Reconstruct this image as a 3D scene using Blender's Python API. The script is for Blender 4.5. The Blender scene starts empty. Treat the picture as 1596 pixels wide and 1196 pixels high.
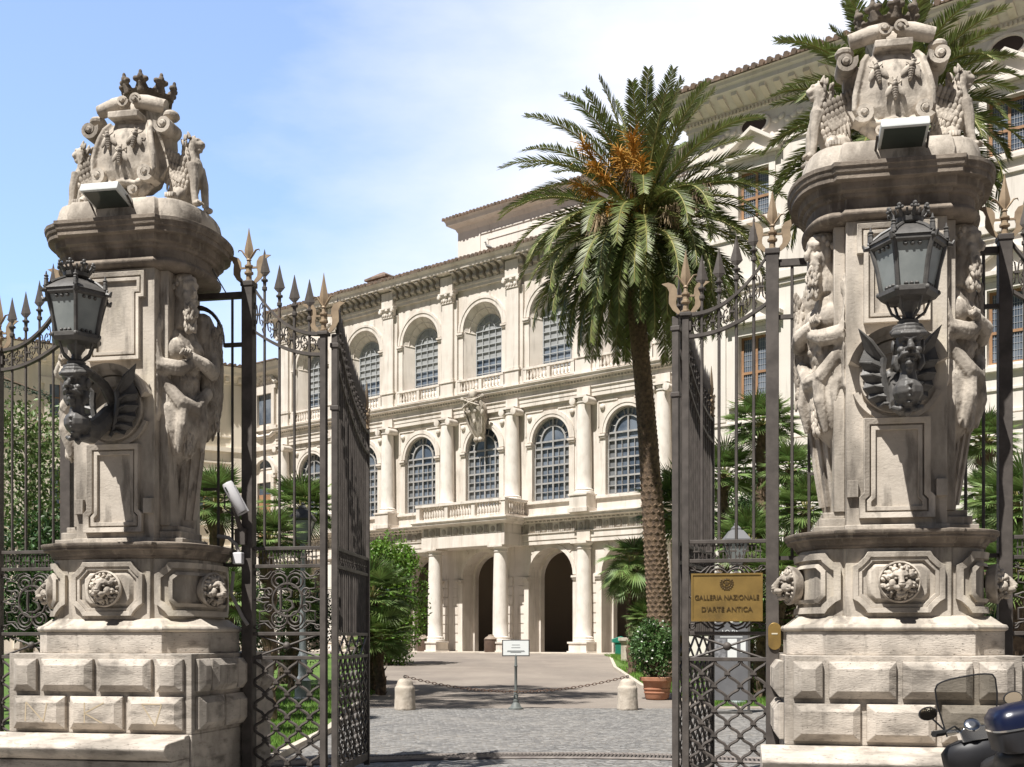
import bpy, math, random
from mathutils import Vector, Matrix, Euler, noise
PI=math.pi; R=math.radians; sin=math.sin; cos=math.cos
sc=bpy.context.scene; col=sc.collection
# ------------------------------------------------------------------ camera, sky, sun
F=1800.0; U0=798.0; H0=995.0; EYE=1.65
cd=bpy.data.cameras.new("camera"); cam=bpy.data.objects.new("camera",cd); col.objects.link(cam)
cam.location=(0,0,EYE); cam.rotation_euler=(R(90),0,0)
cd.sensor_width=36; cd.lens=F/1596*36; cd.shift_y=(H0-598)/1596; cd.clip_start=.1; cd.clip_end=6000
sc.camera=cam
SUN_EL=R(60.5); SUN=Vector((-.62,-.785,0)).normalized()
SUND=Vector((SUN.x*cos(SUN_EL),SUN.y*cos(SUN_EL),sin(SUN_EL)))
w=bpy.data.worlds.new("World"); sc.world=w; w.use_nodes=True
nt=w.node_tree; nt.nodes.clear()
def wn(t,**k):
    n=nt.nodes.new(t)
    for a,b in k.items(): setattr(n,a,b)
    return n
sky=wn('ShaderNodeTexSky',sky_type='NISHITA',sun_disc=False,sun_elevation=SUN_EL,sun_rotation=math.atan2(SUN.x,SUN.y),altitude=50,air_density=1.0,dust_density=1.2,ozone_density=1.5)
tc=wn('ShaderNodeTexCoord'); sepw=wn('ShaderNodeSeparateXYZ')
mp=wn('ShaderNodeMapping'); mp.inputs['Scale'].default_value=(1.6,1.6,4.2); mp.inputs['Location'].default_value=(.35,0,.2)
nz=wn('ShaderNodeTexNoise'); nz.inputs['Scale'].default_value=1.7; nz.inputs['Detail'].default_value=7; nz.inputs['Roughness'].default_value=.55
nt.links.new(tc.outputs['Generated'],mp.inputs[0]); nt.links.new(mp.outputs[0],nz.inputs['Vector'])
nt.links.new(tc.outputs['Generated'],sepw.inputs[0])
def wmath(op,a,b):
    m=wn('ShaderNodeMath',operation=op)
    for i,x in enumerate((a,b)):
        if isinstance(x,(int,float)): m.inputs[i].default_value=x
        else: nt.links.new(x,m.inputs[i])
    return m.outputs[0]
# thin bright cloud that thickens towards one side of the sky and the horizon
cx=wmath('MULTIPLY_ADD',sepw.outputs[0],1.9); cx.node.inputs[2].default_value=.56
cz=wmath('MULTIPLY',sepw.outputs[2],-1.5)
back=wmath('MULTIPLY',wmath('MINIMUM',sepw.outputs[1],0.0),3.0)
sm=wmath('ADD',wmath('ADD',wmath('ADD',cx,cz),wmath('MULTIPLY',nz.outputs['Fac'],1.35)),back)
ramp=wn('ShaderNodeValToRGB'); ramp.color_ramp.elements[0].position=.12; ramp.color_ramp.elements[1].position=.80
ramp.color_ramp.elements[0].color=(.12,.12,.12,1); ramp.color_ramp.elements[1].color=(.93,.93,.93,1)
nt.links.new(sm,ramp.inputs[0])
mixw=wn('ShaderNodeMixRGB'); nt.links.new(ramp.outputs[0],mixw.inputs[0])
tint=wn('ShaderNodeMixRGB',blend_type='MULTIPLY'); tint.inputs[0].default_value=1; tint.inputs[2].default_value=(1.06,1.16,1.30,1)
nt.links.new(sky.outputs[0],tint.inputs[1])
nt.links.new(tint.outputs[0],mixw.inputs[1]); mixw.inputs[2].default_value=(4.7,4.8,5.15,1)
bg=wn('ShaderNodeBackground'); bg.inputs[1].default_value=.14; out=wn('ShaderNodeOutputWorld')
# sky dimmed behind the viewer, overhead and at the sides to cut ambient light
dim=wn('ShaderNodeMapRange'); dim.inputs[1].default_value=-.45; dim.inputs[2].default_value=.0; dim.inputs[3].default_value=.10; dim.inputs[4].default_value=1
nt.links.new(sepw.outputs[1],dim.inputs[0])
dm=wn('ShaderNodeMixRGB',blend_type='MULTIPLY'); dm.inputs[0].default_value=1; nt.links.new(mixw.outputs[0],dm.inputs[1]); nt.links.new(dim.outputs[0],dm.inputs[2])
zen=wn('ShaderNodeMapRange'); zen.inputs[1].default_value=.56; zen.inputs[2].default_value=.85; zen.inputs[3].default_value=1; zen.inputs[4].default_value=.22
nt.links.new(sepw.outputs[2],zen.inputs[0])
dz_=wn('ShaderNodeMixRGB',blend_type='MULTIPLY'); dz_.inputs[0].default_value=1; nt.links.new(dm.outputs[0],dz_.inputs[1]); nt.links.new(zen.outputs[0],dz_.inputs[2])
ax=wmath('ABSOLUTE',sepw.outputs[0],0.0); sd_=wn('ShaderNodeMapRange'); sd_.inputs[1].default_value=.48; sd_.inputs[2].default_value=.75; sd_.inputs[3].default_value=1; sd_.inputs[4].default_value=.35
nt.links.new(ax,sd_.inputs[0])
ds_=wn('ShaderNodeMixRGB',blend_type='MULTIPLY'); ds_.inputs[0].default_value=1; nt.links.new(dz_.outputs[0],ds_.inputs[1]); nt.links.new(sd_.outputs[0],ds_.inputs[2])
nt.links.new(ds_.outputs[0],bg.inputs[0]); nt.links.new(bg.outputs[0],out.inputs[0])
sl=bpy.data.lights.new("sun",'SUN'); sl.energy=5.0; sl.angle=R(.5); sl.color=(1,.968,.92)
so=bpy.data.objects.new("sun",sl); col.objects.link(so); so.location=(-20,-20,40)
so.rotation_euler=(-SUND).to_track_quat('-Z','Y').to_euler()
sc.view_settings.view_transform='Standard'; sc.view_settings.look='None'; sc.view_settings.exposure=.76; sc.view_settings.gamma=1
sc.cycles.max_bounces=6; sc.cycles.transparent_max_bounces=12
random.seed(7)
# ------------------------------------------------------------------ helpers
def P(u,v,Y): return Vector(((u-U0)*Y/F,Y,EYE+(H0-v)*Y/F))
def lerp(a,b,t): return a+(b-a)*t
def sstep(a,b,x):
    t=max(0,min(1,(x-a)/(b-a))); return t*t*(3-2*t)
def gz(y): return .85*sstep(20,58,y)
class MB:
    def __init__(s,M=None): s.v=[]; s.f=[]; s.M=M
    def add(s,vs,fs):
        o=len(s.v)
        s.v.extend([s.M@Vector(v) for v in vs] if s.M else [Vector(v) for v in vs])
        s.f.extend([tuple(i+o for i in f) for f in fs]); return s
    def box(s,x0,x1,y0,y1,z0,z1,rz=0):
        vs=[(x,y,z) for x in (x0,x1) for y in (y0,y1) for z in (z0,z1)]
        if rz:
            c=Vector(((x0+x1)/2,(y0+y1)/2,0)); m=Matrix.Rotation(rz,3,'Z'); vs=[m@(Vector(v)-c)+c for v in vs]
        return s.add(vs,[(0,1,3,2),(4,6,7,5),(0,4,5,1),(2,3,7,6),(0,2,6,4),(1,5,7,3)])
    def loft(s,loops,closed=True,caps=True):
        n=len(loops[0]); vs=[p for l in loops for p in l]; fs=[]
        m=n if closed else n-1
        for k in range(len(loops)-1):
            for i in range(m):
                j=(i+1)%n; fs.append((k*n+i,k*n+j,(k+1)*n+j,(k+1)*n+i))
        if caps and closed:
            fs.append(tuple(range(n-1,-1,-1))); fs.append(tuple((len(loops)-1)*n+i for i in range(n)))
        return s.add(vs,fs)
    def tube(s,pts,r,n=6,caps=True,flat=1.0,closed=False):
        pts=[Vector(p) for p in pts]; m=len(pts); loops=[]
        t0=(pts[1]-pts[0]).normalized(); up=Vector((0,0,1)) if abs(t0.z)<.9 else Vector((0,1,0))
        a=t0.cross(up).normalized()
        for i,p in enumerate(pts):
            if closed: t=(pts[(i+1)%m]-pts[i-1]).normalized()
            else: t=(pts[min(i+1,m-1)]-pts[max(i-1,0)]).normalized()
            a=(a-t*a.dot(t)).normalized(); b=t.cross(a)
            rr=r[i] if isinstance(r,(list,tuple)) else r
            loops.append([p+(a*cos(2*PI*k/n)+b*sin(2*PI*k/n)*flat)*rr for k in range(n)])
        if closed: loops.append(loops[0]); caps=False
        return s.loft(loops,True,caps)
    def lathe(s,prof,n=16,c=(0,0,0),M=None,a0=0,a1=2*PI):
        full=abs(a1-a0)>6.28; loops=[]; c=Vector(c)
        for r,z in prof:
            L=[]
            for k in range(n if full else n+1):
                a=a0+(a1-a0)*k/n; p=Vector((r*cos(a),r*sin(a),z)); L.append(c+(M@p if M else p))
            loops.append(L)
        return s.loft(loops,full,full)
    def sph(s,c,r,rot=None,n=10,m=7):
        if isinstance(r,(int,float)): r=(r,r,r)
        c=Vector(c); loops=[]; q=Euler([R(a) for a in rot]).to_matrix() if rot else None
        for i in range(m+1):
            t=PI*(i+.0)/m; t=min(max(t,.04),PI-.04); L=[]
            for k in range(n):
                a=2*PI*k/n; p=Vector((r[0]*sin(t)*cos(a),r[1]*sin(t)*sin(a),-r[2]*cos(t))); L.append(c+(q@p if q else p))
            loops.append(L)
        return s.loft(loops)
    def ext(s,poly,y0,y1,sc1=1):   # polygon in xz extruded along y
        n=len(poly); return s.loft([[(x,y0,z) for x,z in poly],[(x,y1,z) for x,z in poly]])
    def prism(s,poly,z0,z1): return s.loft([[(x,y,z0) for x,y in poly],[(x,y,z1) for x,y in poly]])
    def sweep(s,plan,prof,caps=True):   # plan closed ccw polygon, prof (offset,z)
        return s.loft([[(x,y,z) for x,y in offs(plan,o)] for o,z in prof],True,caps)
    def mesh(s,name,ang=35,flip=False):
        me=bpy.data.meshes.new(name); me.from_pydata([tuple(v) for v in s.v],[],s.f)
        if ang:
            me.polygons.foreach_set('use_smooth',[True]*len(me.polygons)); me.set_sharp_from_angle(angle=R(ang))
        me.validate(); return me
    def build(s,name,m,parent=None,ang=35,bevel=0,fixn=False):
        me=s.mesh(name,ang)
        if fixn:
            import bmesh
            b=bmesh.new(); b.from_mesh(me); bmesh.ops.recalc_face_normals(b,faces=b.faces); b.to_mesh(me); b.free()
        return obj(name,me,m,parent,bevel)
def obj(name,me,m,parent=None,bevel=0):
    o=bpy.data.objects.new(name,me); col.objects.link(o)
    if m and not me.materials: me.materials.append(m)
    if parent: o.parent=parent
    if bevel:
        b=o.modifiers.new('bevel','BEVEL'); b.width=bevel; b.segments=2; b.limit_method='ANGLE'; b.angle_limit=R(40)
    return o
def offs(p,o):
    n=len(p); res=[]
    for i in range(n):
        a=Vector(p[i-1]);b=Vector(p[i]);c=Vector(p[(i+1)%n])
        d1=(b-a).normalized(); d2=(c-b).normalized()
        n1=Vector((d1.y,-d1.x)); n2=Vector((d2.y,-d2.x)); k=1+n1.dot(n2)
        m=(n1+n2)/max(k,.35); res.append((b.x+m.x*o,b.y+m.y*o))
    return res
def tag(o,label,cat,group=None):
    o['label']=label; o['category']=cat
    if group: o['group']=group
    return o
def thing(name,label,cat,loc=(0,0,0),rz=0,group=None):
    o=bpy.data.objects.new(name,None); col.objects.link(o); o.location=loc; o.rotation_euler=(0,0,rz); o.empty_display_size=.2
    return tag(o,label,cat,group)
def kind(o,k): o['kind']=k; return o
def dup(root,loc,rz,label=None,group=None):
    def cp(o,par):
        c=o.copy(); col.objects.link(c); c.parent=par
        for ch in o.children: cp(ch,c)
        return c
    r=cp(root,None); r.location=loc; r.rotation_euler=(0,0,rz)
    if label: r['label']=label
    if group: r['group']=group
    return r
def sculpt(name,mb,voxel=.012,smooth=6,disp=0,dscale=.05,rnd=3):
    """fuse overlapping shapes into one carved surface"""
    me=mb.mesh(name,0); o=bpy.data.objects.new('tmp',me); col.objects.link(o)
    m=o.modifiers.new('r','REMESH'); m.mode='VOXEL'; m.voxel_size=voxel; m.use_smooth_shade=True
    if smooth:
        m=o.modifiers.new('s','SMOOTH'); m.iterations=smooth; m.factor=.5
    if disp:
        t=bpy.data.textures.new(name+'_t','CLOUDS'); t.noise_scale=dscale; t.noise_depth=2
        m=o.modifiers.new('d','DISPLACE'); m.texture=t; m.strength=disp; m.mid_level=.5; m.texture_coords='LOCAL'
    dg=bpy.context.evaluated_depsgraph_get(); dg.update()
    res=bpy.data.meshes.new_from_object(o.evaluated_get(dg)); res.name=name
    bpy.data.objects.remove(o); res.polygons.foreach_set('use_smooth',[True]*len(res.polygons))
    return res
def text_mesh(body,size,depth=.004,align='CENTER'):
    c=bpy.data.curves.new('t','FONT'); c.body=body; c.size=size; c.extrude=depth; c.align_x=align; c.align_y='CENTER'
    o=bpy.data.objects.new('t',c); col.objects.link(o)
    dg=bpy.context.evaluated_depsgraph_get(); dg.update()
    me=bpy.data.meshes.new_from_object(o.evaluated_get(dg)); bpy.data.objects.remove(o); return me
# ------------------------------------------------------------------ materials
def M_(name,c1,c2=None,rough=.7,scale=4,stretch=(1,1,1),detail=6,bump=0,bscale=40,metal=0,spec=.4,stain=None,pits=None,island=0,trans=0,lo=.35,hi=.65,streak=None,sheen=None,joints=None):
    m=bpy.data.materials.new(name); m.use_nodes=True; t=m.node_tree; b=t.nodes['Principled BSDF']
    N=lambda ty,**k:[(n:=t.nodes.new(ty)),[setattr(n,a,v) for a,v in k.items()]][0]
    L=t.links.new
    b.inputs['Roughness'].default_value=rough; b.inputs['Metallic'].default_value=metal; b.inputs['Specular IOR Level'].default_value=spec
    c1=tuple(c1)+(1,); cur=None
    co=N('ShaderNodeTexCoord').outputs['Object']
    def noise_(sc_,st=(1,1,1),d=5,rg=.55):
        mp=N('ShaderNodeMapping'); mp.inputs['Scale'].default_value=st; L(co,mp.inputs[0])
        z=N('ShaderNodeTexNoise'); z.inputs['Scale'].default_value=sc_; z.inputs['Detail'].default_value=d; z.inputs['Roughness'].default_value=rg
        L(mp.outputs[0],z.inputs['Vector']); return z.outputs['Fac']
    def ramp_(f,a,bb):
        r=N('ShaderNodeMapRange'); r.inputs[1].default_value=a; r.inputs[2].default_value=bb; L(f,r.inputs[0]); return r.outputs[0]
    def mix(f,a,c,bt='MIX'):
        x=N('ShaderNodeMixRGB',blend_type=bt)
        for i,q in ((0,f),(1,a),(2,c)):
            if isinstance(q,(int,float)): x.inputs[i].default_value=q
            elif isinstance(q,tuple): x.inputs[i].default_value=q if len(q)==4 else q+(1,)
            else: L(q,x.inputs[i])
        return x.outputs[0]
    if c2:
        cur=mix(ramp_(noise_(scale,stretch,detail),lo,hi),c1,tuple(c2)+(1,))
    else: cur=c1
    if stain:  # (colour, scale, stretch, lo, hi, amount)
        for sc0,ss,st,a,bb,am in stain:
            f=ramp_(noise_(ss,st,6,.6),a,bb); mm=N('ShaderNodeMath',operation='MULTIPLY'); L(f,mm.inputs[0]); mm.inputs[1].default_value=am
            cur=mix(mm.outputs[0],cur,tuple(sc0)+(1,))
    pf=None
    if pits:   # (scale, stretch, threshold, colour)
        ps,pst,pt,pc=pits
        pf=ramp_(noise_(ps,pst,3,.6),pt,pt+.05); cur=mix(pf,cur,tuple(pc)+(1,))
    if island:
        g=N('ShaderNodeNewGeometry'); r=N('ShaderNodeMapRange'); r.inputs[3].default_value=1-island; r.inputs[4].default_value=1+island; L(g.outputs['Random Per Island'],r.inputs[0])
        h=N('ShaderNodeHueSaturation'); L(r.outputs[0],h.inputs['Value'])
        r2=N('ShaderNodeMapRange'); r2.inputs[3].default_value=.5-island*.05; r2.inputs[4].default_value=.5+island*.04; L(g.outputs['Random Per Island'],r2.inputs[0]); L(r2.outputs[0],h.inputs['Hue'])
        if isinstance(cur,tuple): h.inputs['Color'].default_value=cur
        else: L(cur,h.inputs['Color'])
        cur=h.outputs[0]
    if isinstance(cur,tuple): b.inputs['Base Color'].default_value=cur
    else: L(cur,b.inputs['Base Color'])
    if bump:
        bp=N('ShaderNodeBump'); bp.inputs['Strength'].default_value=1; bp.inputs['Distance'].default_value=bump
        f=noise_(bscale,stretch,5,.6)
        if pf:
            s=N('ShaderNodeMath',operation='SUBTRACT'); L(f,s.inputs[0]); L(pf,s.inputs[1]); f=s.outputs[0]
        L(f,bp.inputs['Height']); L(bp.outputs[0],b.inputs['Normal'])
    if trans:
        o=t.nodes['Material Output']; tr=N('ShaderNodeBsdfTranslucent'); ms=N('ShaderNodeMixShader'); ms.inputs[0].default_value=trans
        if isinstance(cur,tuple): tr.inputs[0].default_value=cur
        else: L(cur,tr.inputs[0])
        L(b.outputs[0],ms.inputs[1]); L(tr.outputs[0],ms.inputs[2]); L(ms.outputs[0],o.inputs[0])
    return m
DK=(.13,.105,.08)
trav=M_('travertine',(.56,.50,.425),(.42,.37,.31),rough=.85,scale=2.2,stretch=(1,1,1.4),bump=.004,bscale=34,
  stain=[((.21,.185,.155),1.6,(1.6,1.6,.5),.47,.62,.72),((.10,.085,.07),6,(1,1,.22),.54,.66,.6),((.62,.55,.43),2.3,(1,1,.5),.56,.66,.5)],pits=(60,(.8,.8,1.5),.70,(.20,.165,.13)))
travd=M_('weathered_shaded_travertine',(.30,.25,.20),(.15,.122,.097),rough=.9,scale=2.5,stretch=(1,1,1.8),bump=.006,bscale=24,
  stain=[((.07,.058,.047),1.7,(1.5,1.5,.8),.45,.62,.75),((.34,.29,.23),6,(2.5,2.5,.5),.55,.68,.55)],pits=(46,(.6,.6,2.4),.69,(.15,.12,.09)))  # cornice stone: soot, plus the shade under its mouldings darkened into the colour
carv=M_('carved_travertine',(.55,.49,.415),(.42,.37,.31),rough=.85,scale=4,bump=.005,bscale=40,
  stain=[((.16,.135,.11),3.2,(1,1,.6),.46,.62,.72),((.08,.068,.058),9,(1,1,.35),.54,.66,.6)],pits=(40,(1,1,1),.70,(.15,.12,.09)))
soot=M_('soot_dark_stone',(.085,.07,.055),(.20,.165,.13),rough=.9,scale=6,bump=.006,bscale=35)
basem=M_('diamond_block_travertine',(.56,.50,.43),(.43,.38,.325),rough=.85,scale=3,stretch=(1,1,3.4),bump=.006,bscale=24,
  stain=[((.23,.205,.175),1.3,(1.3,1.3,1),.47,.63,.70),((.11,.095,.08),4,(.8,.8,2.6),.54,.68,.6),((.10,.088,.075),7,(1,1,.2),.57,.68,.45)],pits=(52,(.5,.5,2.4),.655,(.18,.15,.12)))
iron=M_('painted_iron',(.098,.084,.074),(.058,.049,.043),rough=.6,scale=7,bump=.001,bscale=60,spec=.4,stain=[((.16,.075,.03),4,(1,1,.6),.66,.8,.5)])
gold=M_('dull_gilt_iron',(.34,.255,.165),(.24,.175,.115),rough=.55,scale=9,metal=.15)
lampm=M_('dark_bronze_iron',(.062,.059,.055),(.105,.098,.09),rough=.5,scale=9,bump=.002,bscale=50,spec=.5)
facade=M_('cream_facade_travertine',(.69,.63,.565),(.60,.545,.48),rough=.85,scale=.6,stretch=(1,1,2),
  stain=[((.46,.40,.335),.8,(2.2,2.2,.30),.47,.66,.6),((.26,.225,.19),2.6,(1.5,1.5,.2),.55,.70,.45)],bump=.004,bscale=9)
facadec=M_('column_travertine',(.70,.65,.59),(.54,.49,.43),rough=.85,scale=3,stretch=(1.5,1.5,.7),lo=.45,hi=.85,bump=.005,bscale=8)
friezem=M_('grey_frieze_stone',(.46,.415,.36),(.27,.24,.205),rough=.9,scale=2,stretch=(1,1,1),bump=.004,bscale=9)
stucco=M_('pale_wing_stucco',(.70,.655,.595),(.63,.58,.52),rough=.9,scale=.4,stain=[((.52,.465,.40),.7,(2,2,.3),.50,.68,.5),((.34,.30,.26),2.2,(2,2,.15),.57,.70,.35)],bump=.002,bscale=12)
stuccoy=M_('yellowish_stucco',(.66,.60,.51),(.58,.52,.43),rough=.9,scale=.6,stain=[((.42,.34,.25),.9,(2,2,.3),.5,.8,.6)])
tile=M_('roof_tile',(.22,.15,.11),(.12,.095,.075),rough=.9,scale=3)
glass=M_('window_glass',(.17,.195,.23),(.07,.09,.12),rough=.10,scale=.55,spec=.7,lo=.42,hi=.58,bump=.004,bscale=1.3)
blind=M_('drawn_window_blind',(.34,.345,.34),(.28,.285,.285),rough=.5,scale=1.5)
mullion=M_('grey_window_frame',(.38,.39,.39),rough=.6); mullionb=M_('brown_grey_window_frame',(.37,.36,.345),(.27,.26,.25),rough=.6)
wood=M_('orange_wood_frame',(.35,.20,.105),(.27,.15,.08),rough=.6,scale=3)
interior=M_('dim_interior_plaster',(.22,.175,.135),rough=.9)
# ------------------------------------------------------------------ ground
def sheet(name,poly,m,dz,n=1,kindv='structure',ysub=3.0):
    """polygon given as rows of (y, xleft, xright) laid on the ground"""
    rows=[]
    for (y0,a0,b0),(y1,a1,b1) in zip(poly,poly[1:]):
        k=max(1,int((y1-y0)/ysub))
        for i in range(k): t=i/k; rows.append((lerp(y0,y1,t),lerp(a0,a1,t),lerp(b0,b1,t)))
    rows.append(poly[-1]); vs=[];fs=[]
    for i,(y,a,b) in enumerate(rows):
        vs+= [(a,y,gz(y)+dz),(b,y,gz(y)+dz)]
        if i: fs.append((2*i-2,2*i-1,2*i+1,2*i))
    mb=MB(); mb.add(vs,fs); return kind(mb.build(name,m,None,0),kindv)
gravel=M_('brown_path_asphalt',(.25,.215,.18),(.195,.165,.14),rough=.95,scale=.5,bump=.01,bscale=30,stain=[((.14,.12,.105),.35,(1,.4,1),.48,.7,.6),((.30,.265,.225),1.7,(1,.5,1),.58,.75,.5),((.10,.09,.08),6,(1,.6,1),.68,.76,.6)])
def cobble_mat():
    m=bpy.data.materials.new('cobblestones'); m.use_nodes=True; t=m.node_tree; b=t.nodes['Principled BSDF']; L=t.links.new
    co=t.nodes.new('ShaderNodeTexCoord'); mp=t.nodes.new('ShaderNodeMapping'); mp.inputs['Rotation'].default_value=(0,0,R(40)); L(co.outputs['Object'],mp.inputs[0])
    v=t.nodes.new('ShaderNodeTexVoronoi'); v.inputs['Scale'].default_value=9; v.inputs['Randomness'].default_value=.45; L(mp.outputs[0],v.inputs['Vector'])
    e=t.nodes.new('ShaderNodeTexVoronoi'); e.feature='DISTANCE_TO_EDGE'; e.inputs['Scale'].default_value=9; e.inputs['Randomness'].default_value=.45; L(mp.outputs[0],e.inputs['Vector'])
    sp=t.nodes.new('ShaderNodeSeparateColor'); L(v.outputs['Color'],sp.inputs[0])
    cr=t.nodes.new('ShaderNodeValToRGB'); cr.color_ramp.elements[0].color=(.13,.127,.123,1); cr.color_ramp.elements[1].color=(.265,.255,.24,1); L(sp.outputs[0],cr.inputs[0])
    mr=t.nodes.new('ShaderNodeMapRange'); mr.inputs[1].default_value=.0; mr.inputs[2].default_value=.10; L(e.outputs['Distance'],mr.inputs[0])
    n=t.nodes.new('ShaderNodeTexNoise'); n.inputs['Scale'].default_value=.7; n.inputs['Detail'].default_value=5; L(co.outputs['Object'],n.inputs['Vector'])
    jr=t.nodes.new('ShaderNodeValToRGB'); jr.color_ramp.elements[0].position=.35; jr.color_ramp.elements[1].position=.65; jr.color_ramp.elements[0].color=(.08,.07,.06,1); jr.color_ramp.elements[1].color=(.33,.28,.22,1); L(n.outputs['Fac'],jr.inputs[0])
    mx=t.nodes.new('ShaderNodeMixRGB'); L(mr.outputs[0],mx.inputs[0]); L(jr.outputs[0],mx.inputs[1]); L(cr.outputs[0],mx.inputs[2])
    L(mx.outputs[0],b.inputs['Base Color']); b.inputs['Roughness'].default_value=.75
    bp=t.nodes.new('ShaderNodeBump'); bp.inputs['Distance'].default_value=.02; L(mr.outputs[0],bp.inputs['Height']); L(bp.outputs[0],b.inputs['Normal']); return m
cobble=cobble_mat()
grassm=M_('lawn_soil_green',(.10,.17,.03),(.06,.115,.022),rough=.95,scale=1.2,bump=.03,bscale=25)
blade=M_('grass_blades',(.15,.27,.04),(.10,.19,.028),rough=.8,scale=.6,island=.35,trans=.3)
kerbm=M_('pale_kerb_stone',(.52,.46,.38),(.40,.35,.29),rough=.9,scale=3)
asph=M_('street_asphalt',(.06,.06,.06),(.045,.045,.045),rough=.9,scale=3)
sheet('ground',[(-300,-1500,1500),(10,-1500,1500),(20,-1500,1500),(58,-1500,1500),(3000,-1500,1500)],gravel,-.012,ysub=4)
sheet('road',[(-12,-80,80),(4.5,-80,80)],asph,-.004)
sheet('cobblestone_paving',[(8,-14,14),(26.2,-9,9)],cobble,0)
EL=[(-3.2,14.5),(-3.2,20),(-3.6,27),(-5.0,44),(-5.6,56)]; ER=[(4.35,26.2),(4.15,29),(3.72,33),(3.75,42),(4.7,56)]
sheet('lawn',[(y,-34,x) for x,y in EL],grassm,.05)
sheet('lawn',[(y,x,34) for x,y in ER],grassm,.05)
def kerb(pts,wd=.12):
    mb=MB(); rows=[]
    for i,(x,y) in enumerate(pts): rows.append([(x-wd/2,y,gz(y)-.05),(x+wd/2,y,gz(y)-.05),(x+wd/2,y,gz(y)+.10),(x-wd/2,y,gz(y)+.10)])
    mb.loft(rows); return kind(mb.build('lawn_kerb',kerbm,None,0,.01),'structure')
kerb(EL); kerb(ER)
mb=MB(); mb.box(4.35,14,26.1,26.22,-.05,.10); kind(mb.build('lawn_kerb',kerbm,None,0,.01),'structure')
mb=MB(); mb.box(-14,-3.2,14.4,14.52,-.05,.10); kind(mb.build('lawn_kerb',kerbm,None,0,.01),'structure')
def blades(name,n,fx,h=(.05,.13),seed=1):
    rd=random.Random(seed); vs=[];fs=[]
    for i in range(n):
        x,y=fx(rd); z=gz(y)+.045; a=rd.random()*6.28; wd=rd.uniform(.006,.012); hh=rd.uniform(*h); k=rd.uniform(-.06,.06); q=rd.uniform(-.06,.06)
        dx,dy=cos(a)*wd,sin(a)*wd; o=len(vs); vs+=[(x-dx,y-dy,z),(x+dx,y+dy,z),(x+k,y+q,z+hh)]; fs.append((o,o+1,o+2))
    mb=MB(); mb.add(vs,fs); return kind(mb.build(name,blade,None,0),'stuff')
def fl(rd):
    y=14.6+(rd.random()**1.6)*18; return -3.3-(.3 if y>20 else 0)-rd.random()*3.6*(1+(y-14)/14),y
blades('lawn_grass',42000,fl)
def fr(rd):
    y=26.4+(rd.random()**1.3)*27; return max(4.55-(y-26)*.13,3.85)+(y>42)*.4+rd.random()*4.2,y
blades('lawn_grass',26000,fr,(.06,.16),2)
# drain grate crossing the gateway
grm=M_('cast_iron_grate',(.20,.175,.155),(.13,.11,.10),rough=.7,scale=8)
t=thing('drain_grate','long slotted iron drain grate curving across the cobbles of the gateway','drain grate',(0,16.1,0))
a=[(lerp(-3.3,3.6,i/40),-.0-.085*(lerp(-3.3,3.6,i/40)-.5)**2) for i in range(41)]
mb=MB(); mb.loft([[(x,y-.30,.006),(x,y+.30,.006)] for x,y in a],False,False); mb.build('channel',M_('drain_dark',(.012,.011,.01),rough=.9),t,0)
mb=MB()
for s in (-.30,.30): mb.tube([(x,y+s,.012) for x,y in a],.022,4)
for i in range(130):
    x=lerp(-3.3,3.6,i/130); y=-.085*(x-.5)**2; mb.tube([(x,y-.29,.014),(x+.10,y+.29,.014)],.016,4)
mb.build('grating',grm,t,0)
# ------------------------------------------------------------------ palace
BETA=R(39.3); BAY=4.86
PO=(0,63.66,0)
def arcpts(xc,zs,r,n=18,a0=PI,a1=0): return [(xc+r*cos(lerp(a0,a1,i/n)),zs+r*sin(lerp(a0,a1,i/n))) for i in range(n+1)]
def rect(mb,x0,x1,z0,z1,y): mb.add([(x0,y,z0),(x1,y,z0),(x1,y,z1),(x0,y,z1)],[(0,1,2,3)])
def arch_panel(mb,x0,x1,z0,z1,xc,r,zs,zb,y):
    rect(mb,x0,xc-r,z0,zs,y); rect(mb,xc+r,x1,z0,zs,y)
    if zb>z0+1e-4: rect(mb,xc-r,xc+r,z0,zb,y)
    pts=arcpts(xc,zs,r)
    for (xa,za),(xb,zb_) in zip(pts,pts[1:]): mb.add([(xa,y,za),(xb,y,zb_),(xb,y,z1),(xa,y,z1)],[(0,1,2,3)])
    rect(mb,x0,xc-r,zs,z1,y); rect(mb,xc+r,x1,zs,z1,y)
def outline(xc,r,zs,zb,n=18): return [(xc-r,zb)]+arcpts(xc,zs,r,n)+[(xc+r,zb)]
def reveal(mb,o0,y0,o1,y1,sill=True): mb.loft([[(x,y0,z) for x,z in o0],[(x,y1,z) for x,z in o1]],sill,False)
def ring(mb,xc,zs,r0,r1,y0,y1,zb=None,n=18):
    """projecting arched band"""
    A=([(xc-r0,zb)] if zb is not None else [])+arcpts(xc,zs,r0,n)+([(xc+r0,zb)] if zb is not None else [])
    B=([(xc-r1,zb)] if zb is not None else [])+arcpts(xc,zs,r1,n)+([(xc+r1,zb)] if zb is not None else [])
    L=[[(a[0],y1,a[1]),(a[0],y0,a[1]),(b[0],y0,b[1]),(b[0],y1,b[1])] for a,b in zip(A,B)]
    mb.loft(L,True,True)
def cornice(mb,x0,x1,prof,ends=True):  # prof (y,z) swept along x
    mb.loft([[(x0,y,z) for y,z in prof],[(x1,y,z) for y,z in prof]],True,True)
def baluster_row(mb,x0,x1,n,z0,z1,y,M=None,ax='x'):
    h=z1-z0
    for i in range(n):
        x=lerp(x0,x1,(i+.5)/n); c=(x,y,z0) if ax=='x' else (y,x,z0)
        mb.lathe([(.075,0),(.075,.06*h),(.045,.10*h),(.085,.32*h),(.05,.55*h),(.04,.78*h),(.07,.86*h),(.07,h)],8,c)
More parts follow.
